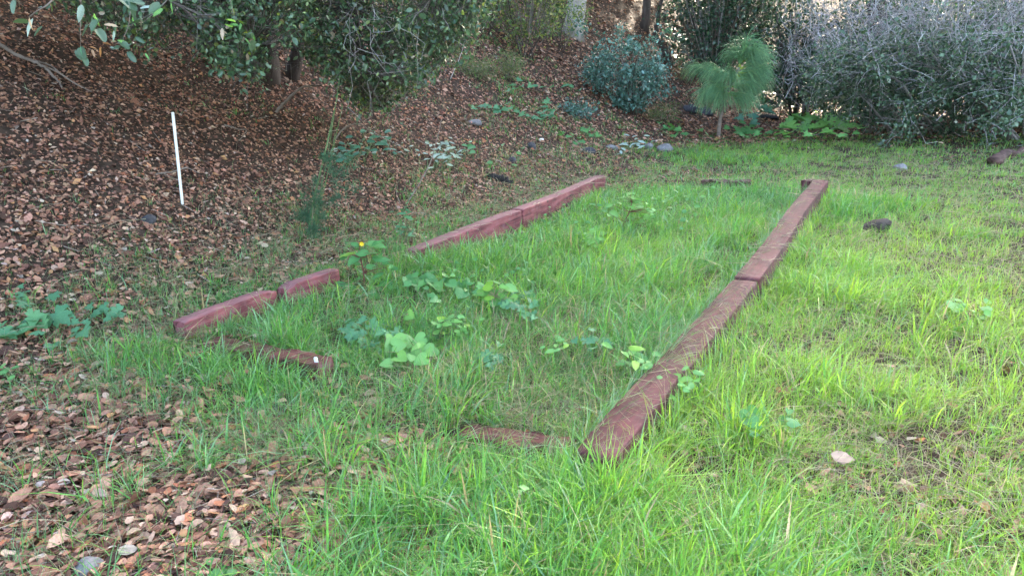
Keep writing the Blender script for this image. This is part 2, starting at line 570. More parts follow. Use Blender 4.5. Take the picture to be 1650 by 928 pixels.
# ------------------------------------------------------------------ where grass and leaf litter grow
# photo x, y of a spot on the ground, grass density, blade height, hue (0 blue-green .. 1 yellow-green), straw share, litter
CP = [
    (50, 700, .06, .12, .3, .1, 1), (150, 800, .05, .20, .4, .1, 1), (350, 800, .04, .15, .4, .1, 1), (300, 880, .06, .15, .4, .1, 1),
    (100, 620, .14, .15, .35, .1, 1), (250, 650, .22, .18, .35, .1, .9), (40, 560, .10, .12, .3, .2, 1), (30, 900, .07, .15, .3, .1, 1),
    (200, 720, .05, .14, .4, .1, 1), (420, 900, .10, .18, .4, .1, 1),
    (330, 610, .75, .22, .40, .05, .4), (420, 640, .85, .24, .42, .05, .3), (250, 590, .65, .20, .38, .1, .6), (500, 630, .75, .22, .42, .05, .3),
    (420, 720, .35, .20, .4, .05, .8), (460, 800, .14, .20, .4, .05, 1), (560, 700, .5, .22, .45, .05, .5), (560, 800, .3, .25, .5, .05, .8),
    (600, 790, .22, .2, .6, .1, .9), (520, 880, .26, .25, .5, .05, .8), (650, 880, .5, .28, .45, .05, .6), (700, 780, .6, .2, .5, .08, .5),
    (800, 850, .8, .28, .48, .05, .5), (850, 780, .9, .28, .5, .05, .4), (950, 850, .8, .30, .58, .05, .4), (1050, 800, .85, .28, .8, .12, .3),
    (1040, 900, .6, .25, .65, .15, .4), (1150, 700, .9, .24, .8, .05, .2), (1250, 850, .9, .26, .68, .08, .2), (1200, 920, .8, .25, .6, .1, .3),
    (1350, 900, .7, .24, .62, .15, .3), (1350, 770, .6, .12, .75, .45, .4), (1450, 800, .7, .12, .85, .35, .3), (1550, 900, .6, .16, .8, .2, .3),
    (1600, 780, .8, .12, .85, .35, .2), (1250, 620, .85, .20, .8, .1, .1), (1300, 700, .75, .12, .8, .4, .2), (1400, 600, .75, .12, .9, .25, .1),
    (1550, 620, .85, .14, .9, .2, .1), (1600, 520, .8, .14, 1., .25, .05), (1400, 480, .95, .20, .8, .05, .05), (1300, 450, 1, .22, .75, .03, .05),
    (1500, 420, .9, .10, .9, .35, .05), (1500, 520, .7, .15, .85, .25, .1), (1390, 530, .8, .12, .7, .3, .1), (1600, 430, .75, .09, .85, .5, .1),
    (1450, 380, .75, .12, .75, .3, .05), (1480, 320, .8, .09, .65, .5, .1), (1380, 340, .9, .18, .55, .05, .05), (1600, 350, .9, .09, .8, .4, .05),
    (1560, 290, .85, .08, .65, .5, .05), (1450, 275, .75, .08, .65, .5, .1), (1400, 245, .7, .09, .65, .35, .1), (1250, 245, .85, .12, .7, .2, .1),
    (1150, 260, .9, .14, .55, .08, .1), (1050, 268, .6, .10, .5, .3, .4), (990, 272, .35, .08, .5, .4, .6),
    (1000, 330, 1, .17, .50, .04, .1), (1100, 330, 1, .18, .55, .04, .05), (1220, 330, 1, .16, .35, .05, .05), (900, 380, 1, .17, .5, .04, .1),
    (1050, 410, 1, .18, .68, .08, .05), (1150, 420, 1, .16, .45, .1, .05), (750, 430, 1, .16, .5, .05, .1), (850, 470, .95, .16, .55, .08, .1),
    (700, 480, .95, .15, .45, .1, .2), (650, 560, .95, .16, .42, .12, .2), (480, 520, .95, .16, .40, .08, .2), (600, 500, .8, .14, .4, .25, .3),
    (750, 620, .85, .17, .46, .5, .1), (850, 640, .85, .17, .5, .6, .1), (950, 600, 1, .18, .45, .4, .05), (1020, 560, 1, .20, .38, .12, .05),
    (900, 540, .95, .17, .45, .5, .05), (650, 640, .75, .17, .42, .4, .2), (850, 690, .8, .15, .5, .45, .2), (420, 500, .95, .15, .4, .1, .2),
    (200, 540, .4, .12, .32, .3, .9), (120, 480, .45, .10, .32, .3, .9), (250, 480, .55, .10, .34, .3, .8), (350, 440, .6, .10, .38, .3, .8),
    (450, 410, .6, .10, .35, .35, .8), (200, 430, .4, .09, .3, .35, .9), (100, 420, .14, .09, .3, .35, 1), (50, 450, .10, .09, .3, .3, 1),
    (300, 385, .2, .08, .3, .45, 1), (400, 380, .18, .08, .3, .45, 1), (560, 385, .6, .10, .35, .3, .8), (650, 370, .7, .10, .4, .25, .7),
    (720, 335, .55, .09, .4, .3, .8), (620, 330, .08, .07, .3, .4, 1), (800, 312, .55, .08, .4, .35, .8), (880, 280, .45, .07, .45, .4, .8),
    (850, 220, .32, .09, .35, .3, 1), (950, 240, .36, .08, .4, .3, .9), (830, 150, .4, .12, .35, .2, 1), (900, 170, .22, .1, .35, .2, 1),
    (750, 290, .2, .08, .4, .4, 1), (150, 360, .05, .07, .3, .4, 1), (200, 330, .01, .07, .3, .4, 1), (0, 380, .02, .07, .3, .4, 1),
    (100, 250, 0, .05, .3, 0, 1), (300, 250, 0, .05, .3, 0, 1), (500, 280, .01, .06, .3, 0, 1), (650, 250, .10, .07, .3, .2, 1),
    (700, 200, .02, .07, .3, 0, 1), (500, 150, 0, .05, .3, 0, 1), (100, 100, 0, .05, .3, 0, 1), (700, 120, 0, .05, .3, 0, 1),
    (1000, 100, 0, .05, .3, 0, 1), (950, 60, 0, .05, .3, 0, 1), (1150, 100, .01, .05, .3, 0, 1), (1080, 210, .15, .08, .4, .3, .9),
    (1130, 205, .12, .08, .4, .3, .9), (1200, 212, .35, .1, .5, .2, .7), (1300, 218, .45, .09, .6, .3, .5), (1450, 228, .5, .08, .6, .4, .3),
    (1600, 245, .6, .08, .65, .4, .2), (1300, 180, .0, .08, .6, .4, 1), (1500, 190, 0, .08, .6, .4, 1), (1640, 200, .1, .08, .6, .4, 1),
]
CPW = np.array([list(gnd(a, b)[:2]) for a, b, *_ in CP])
CPV = np.array([c[2:] for c in CP])


def polar(xy):
    return np.stack([np.arctan2(xy[:, 0], xy[:, 1]) * 2.2, np.log(np.maximum(np.hypot(xy[:, 0], xy[:, 1]), 0.3)) * 2.6], 1)


CPP = polar(CPW)


def cover(xy):
    """interpolated ground-cover values at world points"""
    q = polar(xy)
    out = np.zeros((len(xy), CPV.shape[1]))
    for a in range(0, len(q), 20000):
        d2 = ((q[a:a + 20000, None, :] - CPP[None]) ** 2).sum(2) + 0.0008
        w = d2 ** -2.0
        out[a:a + 20000] = (w @ CPV) / w.sum(1, keepdims=True)
    return out


def vnoise(xy, s, seed=0):
    """cheap smooth value noise"""
    g = np.random.default_rng(seed).random((64, 64))
    p = xy / s
    i = np.floor(p).astype(int)
    f = p - i
    f = f * f * (3 - 2 * f)
    a = g[i[:, 0] % 64, i[:, 1] % 64]
    b = g[(i[:, 0] + 1) % 64, i[:, 1] % 64]
    c = g[i[:, 0] % 64, (i[:, 1] + 1) % 64]
    d = g[(i[:, 0] + 1) % 64, (i[:, 1] + 1) % 64]
    return (a * (1 - f[:, 0]) + b * f[:, 0]) * (1 - f[:, 1]) + (c * (1 - f[:, 0]) + d * f[:, 0]) * f[:, 1]


def spread(n, r0, r1, half):
    """points round the viewer's stand, denser near"""
    r = r0 * (r1 / r0) ** rng.random(n)
    a = rng.uniform(-half, half, n)
    return np.stack([r * np.sin(a), r * np.cos(a)], 1), r


# ------------------------------------------------------------------ timbers of the bed
TIMBERS = []
TOPZ = []


def timber(p0, p1, top0, top1, width, depth, mat, name, label, group=None, wear=0.0022, seed=0, notch=()):
    """a squared beam between two points given on its top centre line"""
    rnd = random.Random(seed)
    a, b = Vector(p0), Vector(p1)
    a.z, b.z = top0, top1
    Lx = (b - a).length
    n = max(8, int(Lx / 0.045))
    # rounded square section
    h, w = depth, width / 2
    c = 0.008
    sec = [(-w, -h), (-w, -h * 0.55), (-w, -c * 1.2), (-w + c * .35, -c * .35), (-w + c * 1.2, 0), (-w * .35, 0.002), (w * .35, 0.002), (w - c * 1.2, 0), (w - c * .35, -c * .35), (w, -c * 1.2), (w, -h * .55), (w, -h)]
    k = len(sec)
    V, F = [], []
    ph = [rnd.uniform(0, 6.28) for _ in range(6)]
    for i in range(n + 1):
        t = i / n
        x = t * Lx
        sag = 0.006 * math.sin(2.3 * x + ph[0])
        sway = 0.006 * math.sin(1.7 * x + ph[1])
        endr = 0.005 * (1 - min(1, min(i, n - i) / 1.0))
        for (y, z) in sec:
            dz = sag + rnd.uniform(-wear, wear) * (1 if z > -c * 2 else .5)
            dy = sway + rnd.uniform(-wear, wear)
            for (nx, nw, nd) in notch:
                dd = abs(x - nx * Lx) / nw
                if dd < 1 and z > -c * 2:
                    dz -= nd * (1 - dd * dd) * rnd.uniform(.7, 1.1)
            s = 1 - endr / w
            V.append((x, y * s + dy, z - (endr if z > -c else 0) + dz))
    for i in range(n):
        for j in range(k - 1):
            F.append((i * k + j, (i + 1) * k + j, (i + 1) * k + j + 1, i * k + j + 1))
    V = np.array(V)
    cap0 = np.array([(0, j, j + 1) for j in range(1, k - 1)])
    cap1 = np.array([(n * k, n * k + j + 1, n * k + j) for j in range(1, k - 1)])
    me = mesh_np(name, V, [np.array(F), np.concatenate([cap0, cap1])], mat)
    o = link(name, me)
    d = (b - a).normalized()
    side = Vector((0, 0, 1)).cross(d).normalized()
    up = d.cross(side)
    m = Matrix((d, side, up)).transposed().to_4x4()
    m.translation = a
    o.matrix_world = m
    tag(o, label, "timber", group)
    TIMBERS.append((np.array(a[:2]), np.array(b[:2]), width))
    TOPZ.append((top0, top1))
    return o


GT = "red timbers edging the bed"
TW = 0.17


def tops(pxa, pxb, ha, hb):
    a = gnd(*pxa, lift=ha)
    b = gnd(*pxb, lift=hb)
    return a, b, a.z, b.z


def lay(pxa, pxb, ha, hb, name, label, mat, depth=0.42, width=TW, **k):
    a, b, za, zb = tops(pxa, pxb, ha, hb)
    return timber(a, b, za, zb, width, depth, mat, name, label, GT, **k)


lay((952, 737), (1200, 452), .14, .175, "bed_timber", "long dark red timber nearest the camera, grass blades flopped across it", M_red, seed=1, notch=((.43, .12, .014),))
lay((1202, 450), (1322, 289), .18, .215, "bed_timber", "dark red timber at the far right corner, clean top and right face", M_red, seed=3)
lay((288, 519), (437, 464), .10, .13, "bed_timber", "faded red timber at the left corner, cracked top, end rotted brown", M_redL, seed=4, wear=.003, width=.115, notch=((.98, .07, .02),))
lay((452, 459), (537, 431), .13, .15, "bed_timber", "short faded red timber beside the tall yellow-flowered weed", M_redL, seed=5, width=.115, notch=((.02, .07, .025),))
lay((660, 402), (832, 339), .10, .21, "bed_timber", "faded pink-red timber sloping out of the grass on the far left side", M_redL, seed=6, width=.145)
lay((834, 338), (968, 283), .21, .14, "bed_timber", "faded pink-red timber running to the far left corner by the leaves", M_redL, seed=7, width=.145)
lay((338, 546), (521, 581), .05, .11, "bed_timber", "rotting dark red timber with sawn end behind a white plant tag", M_rot, seed=8, wear=.010, width=.14, notch=((.25, .2, .02), (.55, .10, .014)))
lay((742, 690), (918, 716), .03, .065, "bed_timber", "sunken brown timber almost buried in grass at the near edge", M_rot, seed=9, wear=.012, width=.13)
lay((1298, 291), (1308, 288), .215, .215, "bed_timber", "short stub of red timber butting the far right corner", M_red, seed=10, width=.12)
lay((1135, 291), (1168, 291), .10, .11, "bed_timber", "small weathered brown timber piece poking from grass at far edge", M_brown, seed=11, wear=.02)
lay((1172, 292), (1210, 291), .10, .11, "bed_timber", "dark weathered timber block at the far edge, right of a smaller piece", M_brown, seed=12, wear=.02)


def near_timber(xy, margin=0.0):
    hit = np.zeros(len(xy), bool)
    for a, b, w in TIMBERS:
        d = b - a
        L = np.linalg.norm(d)
        d = d / L
        r = xy - a
        t = r @ d
        s = np.abs(r @ np.array([-d[1], d[0]]))
        hit |= (t > -0.03) & (t < L + 0.03) & (s < w / 2 + margin)
    return hit


def trampled(xy):
    """thin grass beside the low timbers, on the bed side of the left ones and the near side of the front ones"""
    k = np.ones(len(xy))
    for i, (a, b, w) in enumerate(TIMBERS):
        if i < 2 or i > 7:
            continue
        d = b - a
        L = np.linalg.norm(d)
        d = d / L
        r = xy - a
        t = r @ d
        sd = r @ np.array([d[1], -d[0]])           # right of the beam's run
        reach = .15 if i in (2, 3, 4, 5) else .13
        near = (t > -.05) & (t < L + .05) & (sd > 0) & (sd < w / 2 + reach)
        k[near] *= np.clip((sd[near] - w / 2) / reach, .10, 1)
    return k


# ------------------------------------------------------------------ leaf litter
LIT_PAL = [(0.34, 0.20, 0.145), (0.24, 0.130, 0.092), (0.13, 0.066, 0.048), (0.055, 0.030, 0.023), (0.42, 0.29, 0.225), (0.33, 0.28, 0.25), (0.29, 0.12, 0.07), (0.38, 0.21, 0.11), (0.46, 0.36, 0.29)]
LIT_PAL = [(r_ * 1.10, g_, b_ * .90) for r_, g_, b_ in LIT_PAL]
LIT_W = [3.6, 4.6, 4, 2.6, 1.0, .35, .9, .5, .2]


def slope_normals(xy):
    e = 0.05
    dx = (terrain(xy[:, 0] + e, xy[:, 1]) - terrain(xy[:, 0] - e, xy[:, 1])) / (2 * e)
    dy = (terrain(xy[:, 0], xy[:, 1] + e) - terrain(xy[:, 0], xy[:, 1] - e)) / (2 * e)
    n = np.stack([-dx, -dy, np.ones(len(xy))], 1)
    return n / np.linalg.norm(n, axis=1, keepdims=True)


def build_litter():
    parts = []
    for (n, r0, r1, half, near) in ((104000, 1.7, 7.5, R(50), True), (262000, 6.0, 34, R(40), False)):
        xy, r = spread(n, r0, r1, half)
        cv = cover(xy)
        lit = cv[:, 4] * (0.75 + 0.5 * vnoise(xy, 0.5, 3))
        lit = np.where(lit < .45, lit * lit * 1.2, lit)
        if near:
            lit *= np.clip((7.5 - r) / 1.5, 0, 1)
            lit *= np.clip(r * r / 8.0, 0.35, 1)
        else:
            lit *= np.clip((r - 6.0) / 1.5, 0, 1)
        ok = (rng.random(len(xy)) < lit) & ~near_timber(xy, 0.02)
        xy, r = xy[ok], r[ok]
        N = slope_normals(xy)
        m = len(xy)
        ax = rng.normal(size=(m, 3))
        ax -= N * (ax * N).sum(1, keepdims=True)
        ax /= np.linalg.norm(ax, axis=1, keepdims=True)
        tilt = rng.normal(size=(m, 3)) * (0.34 if near else 0.42)
        up = N + tilt
        flip = rng.random(m) < .35
        up[flip] *= -1
        ax = ax + N * rng.normal(size=(m, 1)) * 0.22
        Fm = frames(ax, up)
        ln = rng.lognormal(np.log(0.041), 0.32, m) * (1 if near else .9)
        if not near:
            ln *= np.clip(r / 10.0, 1, 2.0)
        wd = ln * rng.uniform(0.85, 1.4, m)
        curl = ln * rng.uniform(0.2, 3.4, m)
        z = terrain(xy[:, 0], xy[:, 1]) + rng.uniform(0.003, 0.03, m)
        pos = np.column_stack([xy, z])
        C = mixcol(m, LIT_PAL, LIT_W, .28)
        sc = np.stack([ln, wd, curl], 1)
        parts.append(stamp(T8_V if near else T4_V, T8_F if near else T4_F, pos, Fm, sc, C))
        print("litter", m)
    # broken twigs among the leaves
    xy, r = spread(2600, 1.9, 14, R(40))
    ok = rng.random(len(xy)) < cover(xy)[:, 4] ** 2
    xy, r = xy[ok], r[ok]
    m = len(xy)
    an, ln = rng.uniform(0, 6.28, m), rng.uniform(.04, .2, m)
    q = xy + np.stack([np.cos(an), np.sin(an)], 1) * ln[:, None]
    w = rng.uniform(.0012, .003, m) * np.clip(r / 5, 1, 2)
    parts.append(prisms(np.column_stack([xy, terrain(xy[:, 0], xy[:, 1]) + .028]), np.column_stack([q, terrain(q[:, 0], q[:, 1]) + rng.uniform(.02, .05, m)]), w, w * .6, mixcol(m, [(.10, .065, .05), (.26, .20, .16), (.40, .34, .28)], [3, 2, 1])))
    V, F, C = join(parts)
    o = link("leaf_litter", mesh_np("leaf_litter", V, F, M_litter, C))
    tag(o, "brown fallen oak leaves carpeting the slope and the bare ground", "leaf litter", kind="stuff")
    return o


LITTER = build_litter()


# single dead leaves near the viewer: pieces of the ground's leaf cover
def dead_leaf_mesh(k, c):
    rnd = random.Random(k)
    n = 5
    curl, fold, twist = rnd.uniform(-.35, .45), rnd.uniform(-.1, .35), rnd.uniform(-.3, .3)
    wmax = rnd.uniform(.22, .34)
    V = []
    for i in range(n + 1):
        t = i / n
        w = wmax * math.sin(math.pi * min(1, t ** .8 * .96 + .04)) ** .8 * (1 + rnd.uniform(-.14, .14))
        if i in (0, n):
            w = 0.012
        z = curl * (t - .5) ** 2
        for s in (-1, 0, 1):
            tw = twist * (t - .5)
            y = s * w
            zz = z + fold * abs(s) * w + tw * y + rnd.uniform(-.015, .015)
            V.append((t - .5, y, zz))
    F = []
    for i in range(n):
        for s in range(2):
            F.append((i * 3 + s, (i + 1) * 3 + s, (i + 1) * 3 + s + 1, i * 3 + s + 1))
    # stalk
    V = np.array(V)
    C = np.tile(np.array(c), (len(V), 1)) * (1 + 0.15 * np.random.default_rng(k).normal(size=(len(V), 1)))
    return mesh_np("dead_leaf", V, np.array(F), M_litter, np.clip(C, 0.01, .8), smooth=True)


DEAD = [dead_leaf_mesh(k, LIT_PAL[[0, 1, 2, 4, 0, 1, 6, 7, 1, 5, 0, 4, 1, 2][k]]) for k in range(14)]


def build_single_leaves(n=290):
    made = 0
    while made < n:
        xy, r = spread(1, 1.9, 4.6, R(36))
        if xy[0, 0] > 0.1 and random.random() > .15:
            continue
        cv = cover(xy)[0]
        if random.random() > cv[4] ** 2 or near_timber(xy, .05)[0]:
            continue
        x, y = xy[0]
        o = link("dead_leaf", random.choice(DEAD), LITTER)
        s = random.uniform(.036, .060)
        q = Vector((0, 0, 1)).rotation_difference(Vector((random.gauss(0, .3), random.gauss(0, .3), 1)))
        o.rotation_euler = (q.to_matrix() @ Matrix.Rotation(random.uniform(0, 6.28), 3, 'Z')).to_euler()
        o.scale = (s, s * random.uniform(.9, 1.4), s)
        o.location = (x, y, float(terrain(x, y)) + random.uniform(.024, .042))
        made += 1


build_single_leaves()


# ------------------------------------------------------------------ grass
def blades(base, head, h, w, bend, C, levels=3):
    """tapered curved blades as arrays"""
    n = len(base)
    side = np.stack([-np.sin(head), np.cos(head), np.zeros(n)], 1)
    fw = np.stack([np.cos(head), np.sin(head), np.zeros(n)], 1)
    twist = rng.uniform(-1.2, 1.2, n)
    side = side * np.cos(twist)[:, None] + fw * np.sin(twist)[:, None]
    V = np.zeros((n, 2 * levels + 1, 3))
    for i in range(levels + 1):
        t = i / levels
        f = bend * t * t
        up = t * (1 - 0.5 * np.minimum(bend, 1.9) * t * 0.62)
        c = base + fw * (h * (f * 0.85 + 0.10 * t))[:, None]
        c[:, 2] += h * up
        if i == levels:
            V[:, 2 * levels] = c
        else:
            ww = w * (0.75 + 0.9 * t - 1.45 * t * t)
            V[:, 2 * i] = c - side * ww[:, None] * .5
            V[:, 2 * i + 1] = c + side * ww[:, None] * .5
    q = np.array([(2 * i, 2 * i + 1, 2 * i + 3, 2 * i + 2) for i in range(levels - 1)])
    t3 = np.array([(2 * levels - 2, 2 * levels - 1, 2 * levels)])
    k = 2 * levels + 1
    off = (np.arange(n) * k)[:, None, None]
    return V.reshape(-1, 3), (q[None] + off).reshape(-1, 4), (t3[None] + off).reshape(-1, 3), np.repeat(C, k, axis=0)


G_BLUE = np.array((0.085, 0.225, 0.095))
G_MID = np.array((0.105, 0.300, 0.050))
G_YEL = np.array((0.290, 0.445, 0.055))
G_STRAW = np.array((0.36, 0.30, 0.17))
G_SILV = np.array((0.21, 0.36, 0.22))  # silvery blades, their share painting pale highlights into the grass


def grass_colour(hue, straw, n):
    hue = np.clip(hue + rng.normal(0, .14, n), 0, 1)
    a = np.clip(hue * 2, 0, 1)[:, None]
    b = np.clip(hue * 2 - 1, 0, 1)[:, None]
    C = (G_BLUE * (1 - a) + G_MID * a) * (1 - b) + G_YEL * b
    sv = rng.random(n) < (0.12 + 0.6 * np.clip(.58 - hue, 0, 1))
    C[sv] = C[sv] * .4 + G_SILV * .6  # silver mixed in, most on bluer blades, as painted highlights
    st = rng.random(n) < straw * 0.6
    C[st] = G_STRAW * rng.uniform(.55, 1.15, (st.sum(), 1))
    return C * rng.uniform(.72, 1.22, (n, 1))


def build_grass():
    # tufts
    xy, r = spread(60000, 1.75, 19, R(40))
    e1, r1 = spread(26000, 1.6, 9, R(58))
    out = np.abs(np.arctan2(e1[:, 0], e1[:, 1])) > R(40)
    xy, r = np.concatenate([xy, e1[out]]), np.concatenate([r, r1[out]])
    cv = cover(xy)
    clump = np.clip(0.15 + 1.5 * vnoise(xy, 0.22, 5) * (0.5 + 1.0 * vnoise(xy, 0.8, 6)), .12, 1.5)
    p = np.clip(cv[:, 0] * clump, 0, 1) * np.clip(.29 + .06 * (r - 2.6), .29, .75) * trampled(xy) ** .5
    ok = (rng.random(len(xy)) < p) & ~near_timber(xy, 0.015)
    xy, r, cv = xy[ok], r[ok], cv[ok]
    k = rng.integers(6, 20, len(xy))
    idx = np.repeat(np.arange(len(xy)), k)
    n = len(idx)
    ang = rng.uniform(0, 2 * np.pi, n)
    lod = np.clip(r[idx] / 4.5, 1, 3.2)
    rad = np.abs(rng.normal(0, 0.022, n)) * lod
    b = xy[idx] + np.stack([np.cos(ang), np.sin(ang)], 1) * rad[:, None]
    hd = ang + rng.normal(0, .7, n)
    # blades lean a little downhill / to the right of the picture
    bias = np.stack([np.cos(hd), np.sin(hd)], 1) + np.array([0.45, -0.12])
    hd = np.arctan2(bias[:, 1], bias[:, 0])
    inbed = np.clip(1 - cv[idx, 4] * 4, 0, 1) * np.clip(1 - np.abs(cv[idx, 2] - .47) * 6, 0, 1)
    hh = cv[idx, 1] * (1 + .18 * inbed) * np.clip(rng.lognormal(-0.10, .34, n), .3, 1.6) * (0.55 + .6 * vnoise(xy, 0.35, 8))[idx] * (.35 + .65 * trampled(xy))[idx] * np.clip(.74 + .09 * (r[idx] - 2.4), .74, 1)
    bend = np.abs(rng.normal(.62, .45, n)) + np.where(rng.random(n) < .30, .9, 0)
    w = np.clip(rng.lognormal(np.log(.0042), .45, n), .0016, .0105) * lod ** .75 * np.clip(hh / .16, .7, 1.25)
    base = np.column_stack([b, terrain(b[:, 0], b[:, 1]) - 0.004])
    hue = cv[idx, 2] + np.repeat(rng.normal(0, .10, len(xy)), k)
    C = grass_colour(hue, cv[idx, 3], n)
    keep = ~near_timber(b, 0.004)
    kn, kf = keep & (r[idx] < 6.5), keep & (r[idx] >= 6.5)
    A = blades(base[kn], hd[kn], hh[kn], w[kn], bend[kn], C[kn])
    A2 = blades(base[kf], hd[kf], hh[kf], w[kf], bend[kf], C[kf], levels=2)
    print("tuft blades", keep.sum())
    # fine single blades between
    xy, r = spread(190000, 1.75, 18, R(40))
    cv = cover(xy)
    p = np.clip(np.clip(cv[:, 0], 0, 1) ** .7 * (0.55 + vnoise(xy, .22, 9)), 0, 1) * np.clip(.22 + .14 * (r - 2.5), .22, .95) * np.clip(1.5 - cv[:, 4], .3, 1) * trampled(xy)
    ok = (rng.random(len(xy)) < p) & ~near_timber(xy, .006)
    xy, r, cv = xy[ok], r[ok], cv[ok]
    n = len(xy)
    lod = np.clip(r / 4.5, 1, 3.2)
    base = np.column_stack([xy, terrain(xy[:, 0], xy[:, 1]) - .004])
    B = blades(base, rng.uniform(-np.pi, np.pi, n), cv[:, 1] * rng.lognormal(-.45, .4, n), rng.uniform(.0014, .0034, n) * lod, np.abs(rng.normal(.8, .6, n)), grass_colour(cv[:, 2], cv[:, 3] * 1.3, n), levels=2)
    print("fine blades", n)
    # thin dull wisps where grass comes up through the leaf litter
    xy, r = spread(110000, 2.6, 15, R(38))
    cv = cover(xy)
    p = np.clip(cv[:, 0] * 2.6, 0, .9) * np.clip((cv[:, 4] - .45) * 3, 0, 1) * np.clip(vnoise(xy, .3, 21) * 1.5, .2, 1)
    ok = (rng.random(len(xy)) < p) & ~near_timber(xy, .006)
    xy, r, cv = xy[ok], r[ok], cv[ok]
    n = len(xy)
    Cw = np.array((.15, .235, .11)) * rng.uniform(.6, 1.3, (n, 1)) * rng.uniform(.9, 1.1, (n, 3))
    dr = rng.random(n) < .30
    Cw[dr] = np.array((.34, .30, .20)) * rng.uniform(.6, 1.1, (dr.sum(), 1))
    W = blades(np.column_stack([xy, terrain(xy[:, 0], xy[:, 1])]), rng.uniform(-np.pi, np.pi, n), rng.uniform(.07, .20, n), rng.uniform(.0010, .0020, n) * np.clip(r / 4.5, 1, 3), np.abs(rng.normal(.9, .5, n)), Cw, levels=2)
    print("wisps", n)
    # blades that flop over the edges of the right-hand timbers
    P = []
    for a, b_, wd in TIMBERS[:2]:
        d = (b_ - a) / np.linalg.norm(b_ - a)
        nv = np.array([-d[1], d[0]])
        L = np.linalg.norm(b_ - a)
        m = int(950 * L)
        t = rng.uniform(0, L, m)
        sd = np.where(rng.random(m) < .80, 1, -1)
        q = a + d * t[:, None] + nv * (sd * (wd / 2 + np.abs(rng.normal(0, .035, m)) + .008))[:, None]
        lean = -nv[None] * sd[:, None] + rng.normal(0, .8, (m, 2)) + np.array([.15, -.1])
        hd = np.arctan2(lean[:, 1], lean[:, 0])
        cl = cover(q)
        hgt = rng.uniform(.13, .27, m) * np.where(sd > 0, 1, .9)
        col_ = grass_colour(np.where(sd > 0, .32, .8), np.full(m, .14), m)
        s2 = (rng.random(m) < .4) & (sd > 0)
        col_[s2] = G_SILV * rng.uniform(.8, 1.2, (s2.sum(), 1))
        P.append(blades(np.column_stack([q, terrain(q[:, 0], q[:, 1])]), hd, hgt, rng.uniform(.002, .0048, m) * np.clip(np.hypot(q[:, 0], q[:, 1]) / 4.5, 1, 2.2), np.abs(rng.normal(.75, .45, m)), col_))
    # a thick fringe round the near end of the right-hand side
    a, b_, wd = TIMBERS[0]
    d = (b_ - a) / np.linalg.norm(b_ - a)
    m = 420
    q = a - d * np.abs(rng.normal(.02, .07, (m, 1))) + np.array([-d[1], d[0]]) * rng.normal(0, .13, (m, 1))
    q = q[~near_timber(q, .004)]
    m = len(q)
    P.append(blades(np.column_stack([q, terrain(q[:, 0], q[:, 1])]), rng.uniform(-np.pi, np.pi, m), rng.uniform(.10, .22, m), rng.uniform(.003, .007, m), np.abs(rng.normal(.5, .35, m)), grass_colour(np.full(m, .62), np.full(m, .08), m)))
    Vs, Qs, Ts, Cs, off = [], [], [], [], 0
    for V, Q, T, C in [A, A2, B, W] + P:
        Vs.append(V)
        Qs.append(Q + off)
        Ts.append(T + off)
        Cs.append(C)
        off += len(V)
    o = link("grass", mesh_np("grass", np.concatenate(Vs), [np.concatenate(Qs), np.concatenate(Ts)], M_grass, np.concatenate(Cs)))
    tag(o, "bright green wild grass filling the bed and the lawn", "grass", kind="stuff")


build_grass()


def build_dry_grass():
    """thin tan stems of last year's grass lying over the bed"""
    xy, r = spread(26000, 2.0, 15, R(38))
    cv = cover(xy)
    p = np.clip(cv[:, 3] * 1.1, 0, 1) * np.clip(cv[:, 0] + .25, 0, 1)
    ok = (rng.random(len(xy)) < p) & ~near_timber(xy, .01)
    xy, r = xy[ok], r[ok]
    n = len(xy)
    a = rng.uniform(-np.pi, np.pi, n)
    L = rng.uniform(.10, .34, n)
    P = [np.column_stack([xy, terrain(xy[:, 0], xy[:, 1]) + .01])]
    rise = rng.uniform(.15, .85, n)
    for i in range(1, 4):
        st = np.stack([np.cos(a), np.sin(a)], 1) * (L / 3 * np.sqrt(1 - (rise * (1 - i * .22)).clip(0, .95) ** 2))[:, None]
        P.append(np.column_stack([P[-1][:, :2] + st, P[-1][:, 2] + L / 3 * rise * (1.1 - i * .35)]))
        a = a + rng.normal(0, .25, n)
    C = np.array((.40, .33, .21)) * rng.uniform(.6, 1.15, (n, 1)) * rng.uniform(.95, 1.05, (n, 3))
    w = rng.uniform(.0006, .0013, n) * np.clip(r / 4, 1, 2.6)
    parts = [prisms(P[i], P[i + 1], w, w * .8, C) for i in range(3)]
    for (a_, b_, wd), (za, zb) in zip(TIMBERS, TOPZ):
        d = b_ - a_
        L_ = np.linalg.norm(d)
        m = int(15 * L_)
        t = rng.uniform(0, 1, m)
        nv = np.array([-d[1], d[0]]) / L_
        q0 = a_ + d * t[:, None] + nv * rng.uniform(-.6, .6, (m, 1)) * wd
        an = rng.uniform(-np.pi, np.pi, m)
        ln = rng.uniform(.05, .2, m)
        q1 = q0 + np.stack([np.cos(an), np.sin(an)], 1) * ln[:, None]
        z = za + (zb - za) * t + rng.uniform(.004, .014, m)
        cc = np.array((.44, .37, .25)) * rng.uniform(.6, 1.15, (m, 1)) * np.ones((m, 3))
        ww = rng.uniform(.0008, .0016, m) * np.clip(np.hypot(q0[:, 0], q0[:, 1]) / 4, 1, 2.2)
        parts.append(prisms(np.column_stack([q0, z]), np.column_stack([q1, z + rng.uniform(-.004, .012, m)]), ww, ww * .7, cc))
    V, F, Cc = join(parts)
    o = link("dry_grass", mesh_np("dry_grass", V, F, M_straw, Cc))
    tag(o, "thin tan dead grass stems tangled among the green grass", "dry grass", kind="stuff")


build_dry_grass()
